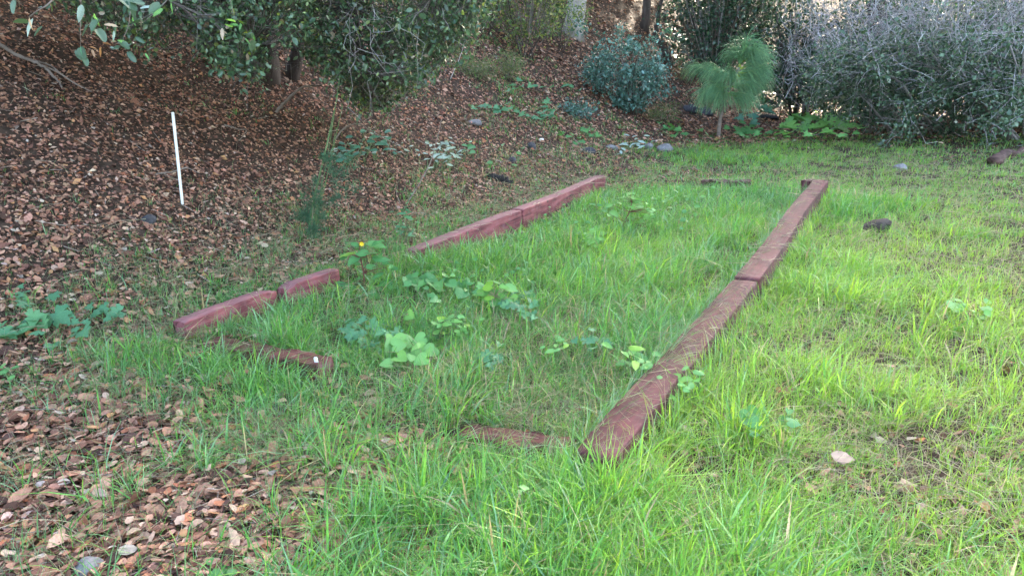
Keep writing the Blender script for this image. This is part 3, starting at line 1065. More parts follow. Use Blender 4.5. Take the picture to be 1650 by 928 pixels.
# --- PART 2 ---
# ------------------------------------------------------------------ trees
OAK_PAL = [(0.038, 0.080, 0.040), (0.065, 0.125, 0.058), (0.11, 0.18, 0.085), (0.17, 0.23, 0.07), (0.30, 0.23, 0.14)]
OAK_W = [3, 4, 3, 1.0, .45]


def cloud(centers, sigma, per, size, pal, w, var=.22, droop=0.3, thin=1.0, tv=T6_V, tf=T6_F, upbias=0.6):
    """leaf clusters round given centres"""
    c = np.repeat(np.asarray(centers), per, axis=0)
    n = len(c)
    pos = c + rng.normal(size=(n, 3)) * sigma
    ax = unit(n)
    ax[:, 2] -= droop
    up = unit(n)
    up[:, 2] += upbias
    s = size * rng.lognormal(0, .25, n)
    sc = np.stack([s, s * thin * rng.uniform(.8, 1.25, n), s * rng.uniform(.3, 2.4, n)], 1)
    return stamp(tv, tf, pos, frames(ax, up), sc, mixcol(n, pal, w, var))


def foliage(name, parent, parts, mat):
    V, F, C = join(parts)
    o = link(name, mesh_np(name, V, F, mat, C), parent)
    o["kind"] = "stuff"
    return o


# one high crown, shared by the tall trees whose crowns stand above the picture
def unit_crown(seed):
    g = np.random.default_rng(seed)
    c = g.normal(size=(110, 3))
    c /= np.linalg.norm(c, axis=1, keepdims=True)
    c *= (g.random(110) ** .45)[:, None] * np.array([.86, .86, .72])
    V, F, C = cloud(c, .115, 69, .052, [(0.05, 0.095, 0.035), (0.07, 0.13, 0.04), (0.10, 0.16, 0.045)], [2, 3, 1], tv=T2_V, tf=T4_F, thin=1.5)
    return mesh_np("crown", V, F, M_oak, C)


CROWNS = [unit_crown(1), unit_crown(2)]


def tall_tree(base, lean, r, h, crown_r, label, mat, sides=10, name="tall_tree", k=0, squash=.62):
    b = Vector(base)
    e = empty(name, b, label, "tree")
    P = catmull([(0, 0, -.3), (lean[0] * .25, lean[1] * .25, h * .33), (lean[0] * .6, lean[1] * .6, h * .66), (lean[0], lean[1], h)], 16)
    P[1:-1] += rng.normal(size=(14, 3)) * r * .25
    rad = r * np.linspace(1.15, .45, 16)
    rad[0] *= 1.35
    tube("trunk", P, rad, mat, e, sides=sides, rough=.10)
    for q in range(4):
        a = random.uniform(0, 6.28)
        tip = Vector(P[-1]) + Vector((math.cos(a) * crown_r * .55, math.sin(a) * crown_r * .55, crown_r * .35))
        st = Vector(P[11 + q % 3])
        tube("limb", catmull([st, st.lerp(tip, .5) + Vector((0, 0, .3)), tip], 7), np.linspace(r * .45, r * .15, 7), mat, e, sides=6)
    c = link("crown", CROWNS[k % 2], e)
    c.location = (lean[0], lean[1], h + crown_r * .25)
    c.scale = (crown_r, crown_r, crown_r * squash)
    c.rotation_euler = (0, 0, random.uniform(0, 6.28))
    c["kind"] = "stuff"
    return e


tall_tree(gnd(919, 56), (1.2, -1.4), .235, 8.2, 5.6, "tall tree with a thick pale trunk on the back slope", M_pale, k=0)
tall_tree(gnd(1036, 46), (1.4, -1.0), .13, 8.4, 5.4, "slim dark straight trunk behind the blue-green shrub", M_bark, k=1)
for (x, y, lx, ly, h, cr, lb) in (  # trees added so their crowns keep sun and sky light off the ground
        (9.6, 20.6, -.4, -.4, 10.6, 5.6, "shade tree added behind the middle of the grey twiggy shrubs"), (14.6, 21.2, -.4, .2, 10.2, 5.6, "shade tree added behind the right end of the grey twiggy shrubs"),
        (12.6, 27.0, -.3, -.4, 10.4, 5.6, "shade tree added far behind the bright bush at top right"), (8.8, 31.0, .4, -.4, 10.0, 5.6, "shade tree added far behind the dark bushes"),
        (19.0, 17.5, -.8, .2, 10.4, 5.4, "shade tree added well outside the right edge of the lawn"), (-1.5, 24.5, .8, -.6, 7.5, 5.2, "oak added for shade high up the leafy slope behind the yellow-green shrub"),
        (-7.0, 17.0, .6, -.5, 6.5, 5.0, "oak added for shade up the leafy slope behind the hanging branches"),
        (-9.5, 8.5, .3, -.3, 5.0, 4.4, "oak added for shade outside the left edge"), (-10.5, 2.5, 1.0, .3, 6.0, 4.4, "oak added for shade to the left of the viewer"),
        (8.0, 45.0, 0, 0, 9.0, 6.0, "farthest shade tree added on the back ridge, left one"), (15.0, 45.0, 0, 0, 9.0, 6.0, "farthest shade tree added on the back ridge, right one"), (7.5, 40.0, 0, 0, 7.0, 6.0, "shade tree added on the back ridge behind the gnarled trunk"), (3.6, 43.0, 0, 0, 7.0, 6.0, "shade tree added on the back ridge behind the slim dark trunk"), (11.5, 40.0, 0, 0, 7.0, 6.0, "shade tree added on the back ridge behind the pine sapling"), (-1.0, 41.0, 0, 0, 8.0, 6.0, "shade tree added on the back ridge behind the pale trunk"),
        (1.5, 36.0, 0, 0, 9.0, 5.6, "far shade tree added at the top of the leafy slope"),
        (11.0, 34.0, 0, 0, 10.4, 5.8, "far shade tree added beyond the pine sapling"), (16.5, 35.0, 0, 0, 10.4, 5.8, "far shade tree added beyond the grey shrubs"), (6.0, 38.0, 0, 0, 9.5, 5.8, "far shade tree added beyond the gnarled trunk"),
        (18.0, 28.5, 0, 0, 10.4, 5.8, "shade tree added behind the broad-leaved bush at the right edge"), (21.5, 33.5, 0, 0, 10.4, 5.8, "far shade tree added beyond the right end of the thicket")):
    tall_tree((x, y, float(terrain(x, y))), (lx, ly), .2, h, cr, lb, M_bark, k=int(x) % 2)


# the old oak whose low boughs hang into the picture from the top left
def build_oak():
    base = gnd(432, 128)
    e = empty("oak_tree", base, "old oak with low drooping leafy boughs on the left slope", "tree")
    b = np.array(base)
    J = np.array([(-.05, 0, -.25), (.02, -.05, .5), (-.12, -.25, 1.2), (.05, -.5, 2.0), (.25, -.7, 2.9), (.3, -.8, 3.8)])
    tube("trunk", catmull(J, 18), np.linspace(.17, .11, 18), M_bark, e, sides=10, rough=.12)
    tube("trunk", catmull([(.15, .3, -.2), (.45, .5, .8), (.8, .5, 1.9), (1.1, .2, 3.2)], 12), np.linspace(.11, .07, 12), M_bark, e, sides=8, rough=.1)
    xs = [-60, 0, 60, 110, 150, 200, 240, 265, 300, 330, 380, 420, 445, 475, 510, 560, 595, 640, 690, 720, 760, 800]
    yb = [-60, -45, -30, 5, 30, 60, 80, 45, 50, 82, 112, 122, 66, 62, 100, 150, 182, 164, 122, 90, 45, -10]
    cl, br = [], []
    n = 0
    while n < 2100:
        px = random.uniform(60, 790)
        lim = np.interp(px, xs, yb)
        py = lim - abs(random.gauss(0, 95)) - (random.random() < .35) * random.uniform(0, 300)
        if py < -420:
            continue
        if px < 300 and random.random() < .55:
            continue
        if px > 500:
            d = random.uniform(7.6, 10.0) if py < 130 else random.uniform(8.6, 10.1)
        else:
            d = random.uniform(6.6, 9.2)
        p = np.array(air(px, py, d))
        if p[2] < terrain(p[0], p[1]) + .12:
            continue
        # open places where the slope shows through
        if (abs(px - 470) < 26 and 62 < py < 118) or (abs(px - 292) < 24 and 40 < py < 130) or (abs(px - 434) < 13 and 40 < py < 130):
            continue
        cl.append(p)
        n += 1
    cl = np.array(cl)
    # boughs reach from the trunk over the clusters
    top = b + J[-1]
    tg = cl[rng.choice(len(cl), 34, replace=False)]
    nodes = []
    for k, t in enumerate(tg):
        st = top + rng.normal(size=3) * .15
        mid = (st + t) / 2 + np.array([0, 0, .9 + random.random() * .5])
        P = catmull([st, mid, t + np.array([0, 0, .28]), t], 14)
        nodes.append(P)
        tube("bough", P - b, np.linspace(.035, .006, 14) * random.uniform(.7, 1.2), M_bark, e, sides=5)
    nodes = np.concatenate(nodes)
    # twigs to each cluster, two kinked pieces
    d2 = ((cl[:, None] - nodes[None]) ** 2).sum(2)
    nb = nodes[d2.argmin(1)]
    far = np.sqrt(d2.min(1))
    nb = np.where((far > .8)[:, None], cl + (nb - cl) * (.8 / far)[:, None], nb)
    md = (cl + nb) / 2 + rng.normal(size=cl.shape) * .06
    tc = mixcol(len(cl), [(.06, .048, .04), (.12, .10, .085), (.24, .21, .19)], [3, 3, 1])
    s = np.full(len(cl), 1.0)
    P2 = [prisms(nb, md, s * .006, s * .004, tc), prisms(md, cl, s * .004, s * .0022, tc)]
    for _ in range(3):
        q = cl + rng.normal(size=cl.shape) * .11
        P2.append(prisms(md, q, s * .003, s * .0014, tc))
    # bare grey twigs hanging in front at the right of the crown
    m = 70
    st = np.array([np.array(air(random.gauss(590, 55), random.uniform(-60, 120), random.uniform(7.4, 8.6))) for _ in range(m)])
    gt = mixcol(m, [(.34, .31, .29), (.24, .21, .19)], [2, 1])
    cur = st
    for i in range(4):
        nx = cur + rng.normal(size=(m, 3)) * .07 + np.array([.02, 0, -.075])
        P2.append(prisms(cur, nx, np.full(m, .0036 - .0006 * i), np.full(m, .003 - .0006 * i), gt))
        cur = nx
    foliage("twigs", e, [(V - b, F, C) for V, F, C in P2], M_twig).name = "twig"
    c1 = cloud(cl - b, .066, 17, .046, OAK_PAL, OAK_W, droop=.25)
    small = cl[rng.random(len(cl)) < .4]
    c2 = cloud(small - b, .13, 10, .034, OAK_PAL, OAK_W, droop=.1, tv=T4_V, tf=T4_F)
    lit = cl[rng.random(len(cl)) < .045]
    c3 = cloud(lit - b, .045, 7, .052, [(.20, .30, .04), (.27, .33, .06)], [1, 1], droop=0)
    foliage("foliage", e, [c1, c2, c3], M_oak)
    # the high part of the crown, above the picture, spread out to shade the slope
    c = link("crown", CROWNS[0], e)
    c.location = (-1.3, -2.6, 3.6)
    c.scale = (4.6, 4.2, 1.7)
    c["kind"] = "stuff"
    for (dx, dy, dz, sx, sy, sz) in ((2.2, -2.6, 2.75, 2.9, 2.6, 1.0), (-3.2, -4.4, 2.6, 3.2, 2.6, 1.0)):  # extra unseen crown pieces, added to block sky light from the slope
        c = link("crown", CROWNS[1], e)
        c.location = (dx, dy, dz)
        c.scale = (sx, sy, sz)
        c["kind"] = "stuff"
    return e, b


OAK, OAK_B = build_oak()


def outline_leaf(name, pts, colr, cup=.08, wav=.03, mat=None, seed=0):
    """a leaf blade fanned from its stalk; pts = outline in the unit leaf, x to the tip"""
    r = random.Random(seed)
    pts = [(x, y) for x, y in pts]
    cx = sum(p[0] for p in pts) / len(pts)
    V = [(cx, 0, -cup * .5)]
    for (x, y) in pts:
        V.append((x, y, cup * (abs(y) * 2) ** 1.5 - .18 * max(0, x) ** 2 * .6 + r.uniform(-wav, wav)))
    n = len(pts)
    F = np.array([(0, 1 + i, 1 + (i + 1) % n) for i in range(n)])
    C = np.tile(np.array(colr, float), (len(V), 1))
    C[0] *= 1.18
    return mesh_np(name, np.array(V), F, mat or M_weed, C, smooth=True)


def sym(half):
    return half + [(x, -y) for x, y in reversed(half) if abs(y) > 1e-6]


LOBED = sym([(0, .02), (-.18, .16), (-.30, .36), (-.10, .40), (-.02, .60), (.22, .58), (.20, .36), (.36, .42), (.62, .44), (.56, .22), (.72, .18), (1.0, 0)])
HEART = sym([(0, .01), (-.16, .14), (-.18, .34), (-.02, .50), (.24, .54), (.52, .42), (.78, .22), (1.0, 0)])
ROUND = sym([(0, .01), (-.08, .2), (.06, .42), (.34, .52), (.66, .46), (.9, .26), (1.0, 0)])
LANCE = sym([(0, .02), (.14, .10), (.34, .17), (.56, .17), (.78, .10), (1.0, 0)])
OVATE = sym([(0, .02), (.08, .16), (.24, .28), (.36, .25), (.46, .29), (.60, .22), (.72, .20), (.86, .09), (1.0, 0)])
COLS = {"mid": (.085, .235, .075), "light": (.14, .32, .09), "blue": (.085, .225, .11), "silver": (.29, .38, .33), "yellow": (.23, .41, .06), "dark": (.030, .085, .048), "oak": (.055, .105, .055), "brown": (.33, .16, .06), "tan": (.42, .30, .19), "bluedark": (.07, .19, .13)}
SHAPES = {"lobed": LOBED, "heart": HEART, "round": ROUND, "lance": LANCE, "ovate": OVATE}
_lm = {}


def leaf_mesh(shape, colr, v=0):
    k = (shape, colr, v)
    if k not in _lm:
        c = tuple(x * f for x, f in zip(COLS[colr], [(1, 1, 1), (.85, .9, .9), (1.15, 1.08, .95)][v]))
        _lm[k] = outline_leaf("leaf", SHAPES[shape], c, cup=[.10, -.08, .18][v], seed=hash(shape) % 1000 + v, mat=M_oak if colr in ("oak", "brown", "tan") else M_weed)
    return _lm[k]


def put_leaf(parent, shape, colr, loc, d, up, size, width=1.0):
    """loc is local to the thing; its empty has no rotation"""
    o = link("leaf", leaf_mesh(shape, colr, random.randrange(3)), parent)
    d, up = Vector(d).normalized(), Vector(up).normalized()
    y = up.cross(d)
    if y.length < 1e-3:
        y = Vector((1, 0, 0))
    y.normalize()
    z = d.cross(y)
    m = Matrix((d * size, y * size * width, z * size)).transposed().to_4x4()
    m.translation = loc
    o.matrix_local = m
    return o


def rdir(zlo=-.3, zhi=.3):
    a = random.uniform(0, 6.28)
    return Vector((math.cos(a), math.sin(a), random.uniform(zlo, zhi)))


# large leaves close to the viewer at the top left
def near_twig(anchor, leaves, dist, stalk_r=.0035):
    """a twig coming down from the oak's crown; leaves = photo x, y, length in px, colour"""
    P0 = air(*anchor, dist)
    hang = [air(x, y, dist + random.uniform(-.08, .08)) for x, y, *_ in leaves]
    up0 = P0 + Vector((random.uniform(-.1, .1), .25, .5))
    tw = tube("near_twig", catmull([up0 - Vector(OAK_B), P0 - Vector(OAK_B), Vector(hang[0]) - Vector(OAK_B)], 9), np.linspace(stalk_r * 1.5, stalk_r * .6, 9), M_dead, OAK, sides=5)
    for (x, y, s, c), p in zip(leaves, hang):
        L = s * mpp(p)
        d = Vector((random.uniform(-.6, .6), random.uniform(-.4, .2), random.uniform(-1, .2)))
        put_leaf(tw, "round" if c == "oak" else "ovate", c, Vector(p) - Vector(OAK_B), d, (random.uniform(-.8, .8), -.5, .7), L * .88, .62)
    return tw


near_twig((100, -30), [(47, 28, 24, "tan"), (53, 30, 36, "silver"), (44, 38, 24, "oak"), (68, 44, 22, "oak"), (24, 2, 24, "oak")], 3.0)
near_twig((120, -30), [(132, 8, 34, "silver"), (152, 22, 24, "light"), (148, 30, 30, "oak"), (160, 32, 28, "oak"), (142, 42, 24, "oak"), (168, 40, 30, "tan"), (156, 48, 26, "oak"), (184, 50, 20, "silver"), (188, 36, 24, "oak"), (143, 44, 20, "light")], 3.6)
near_twig((205, -30), [(195, -2, 34, "oak"), (215, 4, 30, "oak"), (226, 14, 32, "silver"), (232, 8, 24, "oak"), (245, 6, 24, "blue"), (258, 8, 26, "oak"), (262, 14, 24, "light"), (275, 4, 20, "light"), (205, 2, 26, "dark")], 3.9)
near_twig((130, 10), [(130, 78, 24, "oak"), (124, 82, 20, "oak"), (133, 92, 20, "oak"), (148, 80, 16, "brown"), (163, 76, 20, "brown"), (181, 76, 18, "silver"), (130, 74, 18, "blue")], 5.0, .002)
near_twig((210, 20), [(196, 70, 20, "oak"), (202, 78, 22, "oak"), (206, 72, 20, "light"), (192, 78, 20, "oak"), (208, 84, 22, "oak"), (234, 86, 14, "light"), (240, 80, 16, "oak"), (220, 60, 18, "oak"), (213, 28, 18, "light"), (225, 36, 18, "oak")], 5.2, .002)
near_twig((372, -10), [(380, 36, 18, "yellow"), (384, 42, 18, "light"), (376, 44, 18, "yellow"), (388, 38, 14, "light"), (358, 46, 22, "tan"), (395, 62, 16, "light"), (410, 66, 16, "light")], 6.4, .002)


# ------------------------------------------------------------------ bushes
def bush(name, label, cat, base, rx, ry, h, nclump, per, leaf, pal, w, mat=None, sigma=.12, stems=6, z0=.15, stem_mat=None, stem_r=.02, thin=1.0, tv=T6_V, tf=T6_F, upbias=.6, group=None, jag=.14):
    b = np.array(base)
    e = empty(name, base, label, cat, group)
    u = unit(nclump)
    u *= (rng.random(nclump) ** .4)[:, None]
    c = np.stack([u[:, 0] * rx, u[:, 1] * ry, z0 * h + (u[:, 2] * .5 + .5) * h * (1 - z0)], 1)
    c *= 1 + jag * rng.normal(size=(nclump, 1))
    gz = terrain(b[0] + c[:, 0], b[1] + c[:, 1]) - b[2]
    c[:, 2] = np.maximum(c[:, 2], gz + .06)
    P2 = []
    for k in range(stems):
        t = c[rng.integers(nclump)]
        s0 = np.array([random.uniform(-.12, .12) * rx, random.uniform(-.12, .12) * ry, -.05])
        P = catmull([s0, s0 * .5 + t * .5 + rng.normal(size=3) * .08, t], 8)
        tube("stem", P, np.linspace(stem_r, stem_r * .3, 8), stem_mat or M_bark, e, sides=5, rough=.1)
    hub = c * rng.uniform(.25, .6, (nclump, 1))
    tcol = mixcol(nclump, [(.12, .09, .07), (.22, .19, .17)], [1, 1])
    s = np.full(nclump, stem_r * .18)
    tw = foliage("twig", e, [prisms(hub, c, s * 1.6, s, tcol)], M_twig)
    foliage("foliage", e, [cloud(c, sigma, per, leaf, pal, w, thin=thin, tv=tv, tf=tf, upbias=upbias)], mat or M_oak)
    return e


BLUE_PAL, BLUE_W = [(0.055, 0.13, 0.10), (0.085, 0.19, 0.15), (0.15, 0.28, 0.235), (.035, .08, .055)], [3, 3, 1.6, 1.4]
YG_PAL, YG_W = [(.05, .10, .03), (.10, .16, .035), (.20, .25, .045), (.30, .28, .06)], [2, 3, 2, .6]
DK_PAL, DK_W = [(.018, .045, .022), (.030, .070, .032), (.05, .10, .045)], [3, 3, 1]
BR_PAL, BR_W = [(.05, .11, .035), (.09, .16, .05), (.20, .27, .07)], [3, 2, .7]

bush("evergreen_shrub", "rounded blue-green evergreen shrub in the middle of the back slope", "shrub", gnd(1018, 186), 1.05, .9, 1.55, 84, 54, .066, BLUE_PAL, BLUE_W, sigma=.10, stems=9, jag=.30)
bush("evergreen_shrub", "small blue-green shrublet at the lower left foot of the evergreen shrub", "shrub", gnd(930, 192), .32, .3, .28, 22, 22, .055, BLUE_PAL, BLUE_W, sigma=.08, stems=3, stem_r=.012)
bush("evergreen_shrub", "grey-blue sprig growing up left behind the evergreen shrub", "shrub", gnd(965, 150), .45, .4, .85, 50, 24, .05, BLUE_PAL, BLUE_W, sigma=.09, stems=4, stem_r=.012)
bush("yellow_green_shrub", "yellow-green leafy shrub left of the pale trunk", "shrub", gnd(850, 95), 1.15, .8, 2.6, 150, 30, .060, YG_PAL, YG_W, sigma=.13, stems=6)
bush("yellow_green_shrub", "sparse yellow-green bush hanging in front of the pale trunk", "shrub", gnd(905, 85), .7, .5, 1.5, 60, 24, .055, YG_PAL, YG_W, sigma=.12, stems=4, stem_r=.012)
bush("yellow_green_shrub", "thin leafy shrub between the oak and the yellow-green shrub", "shrub", gnd(785, 60), .9, .6, 2.0, 80, 26, .06, YG_PAL, [3, 3, 1, .2], sigma=.14, stems=5)
for (x, y, rx, h, z0, extra, lb) in (  # bushes right behind the thicket are added to block light leaking through
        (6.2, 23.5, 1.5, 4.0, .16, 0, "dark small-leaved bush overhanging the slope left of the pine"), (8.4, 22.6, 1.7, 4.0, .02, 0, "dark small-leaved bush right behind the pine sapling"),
        (10.6, 22.0, 1.7, 4.0, .10, .25, "dark bush right of the pine top, flecked with sunlit yellow leaves"), (13.0, 21.5, 1.8, 3.4, .0, .1, "dark bush added behind the middle of the grey thicket to stop light"),
        (15.6, 20.5, 1.8, 3.2, .0, .1, "dark bush added behind the right end of the grey thicket to stop light"), (3.9, 30.0, 2.4, 4.2, .25, 0, "dark shadowed bush behind the slim dark trunk"), (.4, 29.0, 2.4, 4.0, .25, 0, "dark shadowed bush up the slope left of the pale trunk"),
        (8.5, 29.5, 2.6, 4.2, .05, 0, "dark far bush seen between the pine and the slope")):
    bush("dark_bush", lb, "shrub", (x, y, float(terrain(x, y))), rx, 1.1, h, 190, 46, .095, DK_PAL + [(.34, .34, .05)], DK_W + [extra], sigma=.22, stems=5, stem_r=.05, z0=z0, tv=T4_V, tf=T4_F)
bush("bright_bush", "sunlit pale green bush behind the grey twigs at top right", "shrub", (15.0, 23.5, terrain(15, 23.5)), 3.0, 1.4, 4.4, 330, 50, .085, BR_PAL, BR_W, sigma=.24, stems=5, stem_r=.05, tv=T4_V, tf=T4_F)
bush("bright_bush", "bright broad-leaved bush at the far top right edge", "shrub", (15.5, 18.6, terrain(15.5, 18.6)), 1.8, 1.0, 4.0, 120, 30, .15, BR_PAL, BR_W, sigma=.24, stems=5, stem_r=.04)
for (px, py, rx, h, lb) in ((820, 132, .28, .55, "feathery yellow-green tuft above the upper ivy trail"), (770, 128, .5, .35, "low grey-green brush left of the feathery tuft"), (1110, 140, .55, .75, "thin olive brush between the evergreen shrub and the pine"), (1065, 200, .4, .45, "low grey brush under the right side of the evergreen shrub")):
    bush("brush", lb, "shrub", gnd(px, py), rx, rx * .7, h, 44, 30, .045, [(.10, .16, .06), (.16, .20, .07), (.20, .19, .12)], [2, 2, 1], mat=M_weed, sigma=.09, stems=4, stem_r=.006, thin=.45, tv=T4_V, tf=T4_F)


# ------------------------------------------------------------------ grey twiggy shrubs
def twiggy(name, label, base, rx, h, nstem, nleaf, side=0.0, depth=.9):
    b = np.array(base)
    e = empty(name, base, label, "shrub")
    P0, P1, R0, R1, LV = [], [], [], [], []
    tips = []

    def grow(p, d, L, r, lv):
        k = 4 if lv < 3 else 2
        for i in range(k):
            d = d + rng.normal(size=3) * (.16 if lv else .10)
            d[2] += -.02 + .03 * (lv == 0)
            d /= np.linalg.norm(d)
            q = p + d * L / k
            if q[2] < .03:
                q[2] = .03
            r2 = r * .86
            P0.append(p)
            P1.append(q)
            R0.append(r)
            R1.append(r2)
            LV.append(lv)
            p, r = q, r2
            if lv < 3:
                m = (2, 2, 1)[lv] if i else (1, 1, 1)[lv]
                for _ in range(m):
                    nd = d + rng.normal(size=3) * (.60 if lv == 0 else .72)
                    nd[2] += .10
                    nd /= np.linalg.norm(nd)
                    grow(p, nd, L * random.uniform(.38, .62), r * .55, lv + 1)
        tips.append(p)

    for s in range(nstem):
        x0 = random.uniform(-.75, .75) * rx
        y0 = random.uniform(-.5, .5) * depth
        d = np.array([x0 / rx * .8 + random.gauss(side, .5), random.gauss(-.2, .5), random.uniform(.5, 1.1)])
        d /= np.linalg.norm(d)
        n0 = len(P0)
        grow(np.array([x0, y0, -.03]), d, h * random.uniform(.6, .95), .024 * random.uniform(.7, 1.3), 0)
        # the main stem of this branch as its own part
    P0, P1 = np.array(P0), np.array(P1)
    R0, R1, LV = np.array(R0), np.array(R1), np.array(LV)
    R0 = np.maximum(R0 * 1.15, .0050)
    R1 = np.maximum(R1 * 1.15, .0040)
    cc = mixcol(len(P0), [(.38, .35, .35), (.24, .215, .21), (.50, .47, .46)], [3, 2, 1.5])
    main = LV == 0
    # each main stem is a part
    seg = np.flatnonzero(main)
    starts = [i for i in seg if P0[i][2] <= 0]
    groups = {}
    cur = None
    for i in seg:
        if P0[i][2] < 0:
            cur = i
            groups[cur] = []
        groups[cur].append(i)
    for g in groups.values():
        if min((P1[i][0] + b[0]) / (P1[i][1] + b[1]) for i in g) < .35:
            continue
        pts = [P0[g[0]]] + [P1[i] for i in g]
        rr = [R0[g[0]]] + [R1[i] for i in g]
        tube("stem", np.array(pts), np.array(rr), M_twig, e, sides=5, rough=.1, c=(.30, .265, .25))
    wx, wy = P1[:, 0] + b[0], P1[:, 1] + b[1]
    thr = rng.normal(.362, .022, len(wx))
    m = ~main & (wx > thr * wy) & ~((LV == 3) & (rng.random(len(P0)) < np.where(P1[:, 2] < 1.0, .75, .45)))
    V, F, C = prisms(P0[m], P1[m], R0[m], R1[m], cc[m])
    o = link("twig", mesh_np("twig", V, F, M_twig, C), e)
    o["kind"] = "stuff"
    # leaves, thickest low and inside
    mid = (P0[m] + P1[m]) / 2
    wgt = np.clip(1.12 - mid[:, 2] / (h * .66), .05, 1) * np.clip(mid[:, 2] / .3, .8, 1)
    c = mid[rng.choice(len(mid), nleaf // 9, p=wgt / wgt.sum())]
    c = c[(c[:, 0] + b[0]) > rng.normal(.368, .016, len(c)) * (c[:, 1] + b[1])]
    foliage("foliage", e, [cloud(c, .08, 9, .062, [(.040, .080, .040), (.065, .120, .060), (.11, .17, .09), (.20, .22, .14)], [3, 3, 1.5, .5], thin=1.25, tv=T4_V, tf=T4_F)], M_oak)
    print(name, len(P0))
    return e


twiggy("twiggy_shrub", "grey twiggy shrub whose left flank rises behind the lobed leaves", gnd(1335, 196), 1.5, 3.1, 22, 24000, side=-.05)
twiggy("twiggy_shrub", "grey twiggy shrub in the centre of the thicket above the dead branches", (9.3, 17.0, terrain(9.3, 17.0)), 1.6, 3.4, 24, 32000)
twiggy("twiggy_shrub", "grey twiggy shrub cut by the right edge of the picture", (10.4, 15.2, terrain(10.4, 15.2)), 1.6, 3.1, 22, 26000, side=-.1)


# ------------------------------------------------------------------ pine sapling
def build_pine():
    base = gnd(1157, 222)
    b = Vector(base)
    e = empty("pine_sapling", base, "young long-needled pine sapling with drooping soft green needles", "tree")

    def at(px, py, dy=0.0):
        return np.array(air(px, py, base[1] + dy) - b)
    trunk = catmull([(0, 0, -.1), at(1160, 195), at(1167, 165), at(1182, 128), at(1195, 100), at(1203, 76)], 16)
    tube("trunk", trunk, np.linspace(.048, .012, 16), M_dead, e, sides=8, rough=.06)
    shoots = [(trunk[11], at(1202, 74), 1.0), (at(1192, 112), at(1224, 92, .1), 1.0), (at(1190, 118), at(1222, 112, -.2), .9), (at(1183, 130), at(1150, 112, -.1), .9),
              (at(1182, 128), at(1128, 108, .25), .8), (at(1180, 132), at(1178, 118, -.35), .9), (at(1177, 140), at(1205, 136, -.15), .9), (at(1175, 140), at(1152, 140, -.15), .9), (at(1186, 122), at(1212, 124, .3), .9), (at(1196, 100), at(1214, 84, -.2), .9), (at(1196, 100), at(1186, 84, .2), .7), (at(1172, 150), at(1140, 150, -.1), .9), (at(1172, 150), at(1196, 156, -.2), .9), (at(1168, 160), at(1162, 152, -.3), .8), (at(1184, 126), at(1226, 128, .1), .8)]
    parts = []
    npal = [(.19, .38, .17), (.14, .31, .14), (.28, .45, .19)]
    for a, t, sc in shoots:
        a, t = np.array(a), np.array(t)
        tube("shoot", catmull([a, (a + t) / 2 + np.array([0, 0, -.02]), t], 6), np.linspace(.026, .016, 6), M_shoot, e, sides=6)
        m = int(240 * sc)
        u = rng.uniform(.05, 1.05, m)
        st = a + (t - a) * u[:, None]
        ax = (t - a) / np.linalg.norm(t - a)
        d = unit(m) * .62 + ax * .9
        d /= np.linalg.norm(d, axis=1, keepdims=True)
        L = rng.uniform(.30, .58, m)
        C = mixcol(m, npal, [3, 2, 1.6], .15)
        p = st
        for i in range(4):
            q = p + d * (L / 4)[:, None]
            r = np.full(m, .0046 - .0006 * i)
            Cs = C * (1.25 if i == 0 else 1.0)
            parts.append(prisms(p, q, r, r * .85, Cs))
            d = d + np.array([0, 0, -1.0]) * (.36 + .34 * rng.random((m, 1)))
            d /= np.linalg.norm(d, axis=1, keepdims=True)
            p = q
    foliage("needle", e, parts, M_needle)


build_pine()


# ------------------------------------------------------------------ stake, tag, stones, wood
def build_stake():
    b = gnd(294, 329)
    t = air(278.5, 183, b.y - .02)
    e = empty("marker_stake", b, "thin white marker stake standing in the leaf litter", "stake")
    d = (t - b)
    P = [np.array(d) * k for k in (-.12, 0, .25, .5, .75, .995)]
    s = tube("shaft", P, .0125, M_white, e, sides=10)
    tube("end_cap", [np.array(d) * .99, np.array(d) * 1.012], [.0137, .0128], M_white, e, sides=10)


build_stake()


def build_tag():
    b = gnd(517, 612)
    e = empty("plant_tag", b, "small white plant tag in front of the rotting timber's sawn end", "tag")
    h = .125
    w = .011
    V, F = [], []
    for i, (z, ww) in enumerate(((-.04, .3), (0, .8), (h * .6, 1), (h, 1), (h + .006, .6))):
        for s in (-1, 1):
            for q in (-.0008, .0008):
                V.append((s * w * ww - z * .12, q, z))
    for i in range(4):
        o = i * 4
        F += [(o, o + 2, o + 6, o + 4), (o + 3, o + 1, o + 5, o + 7), (o + 1, o, o + 4, o + 5), (o + 2, o + 3, o + 7, o + 6)]
    F.append((16, 18, 19, 17))
    link("blade", mesh_np("blade", np.array(V), np.array(F), M_white), e)


build_tag()
import bmesh


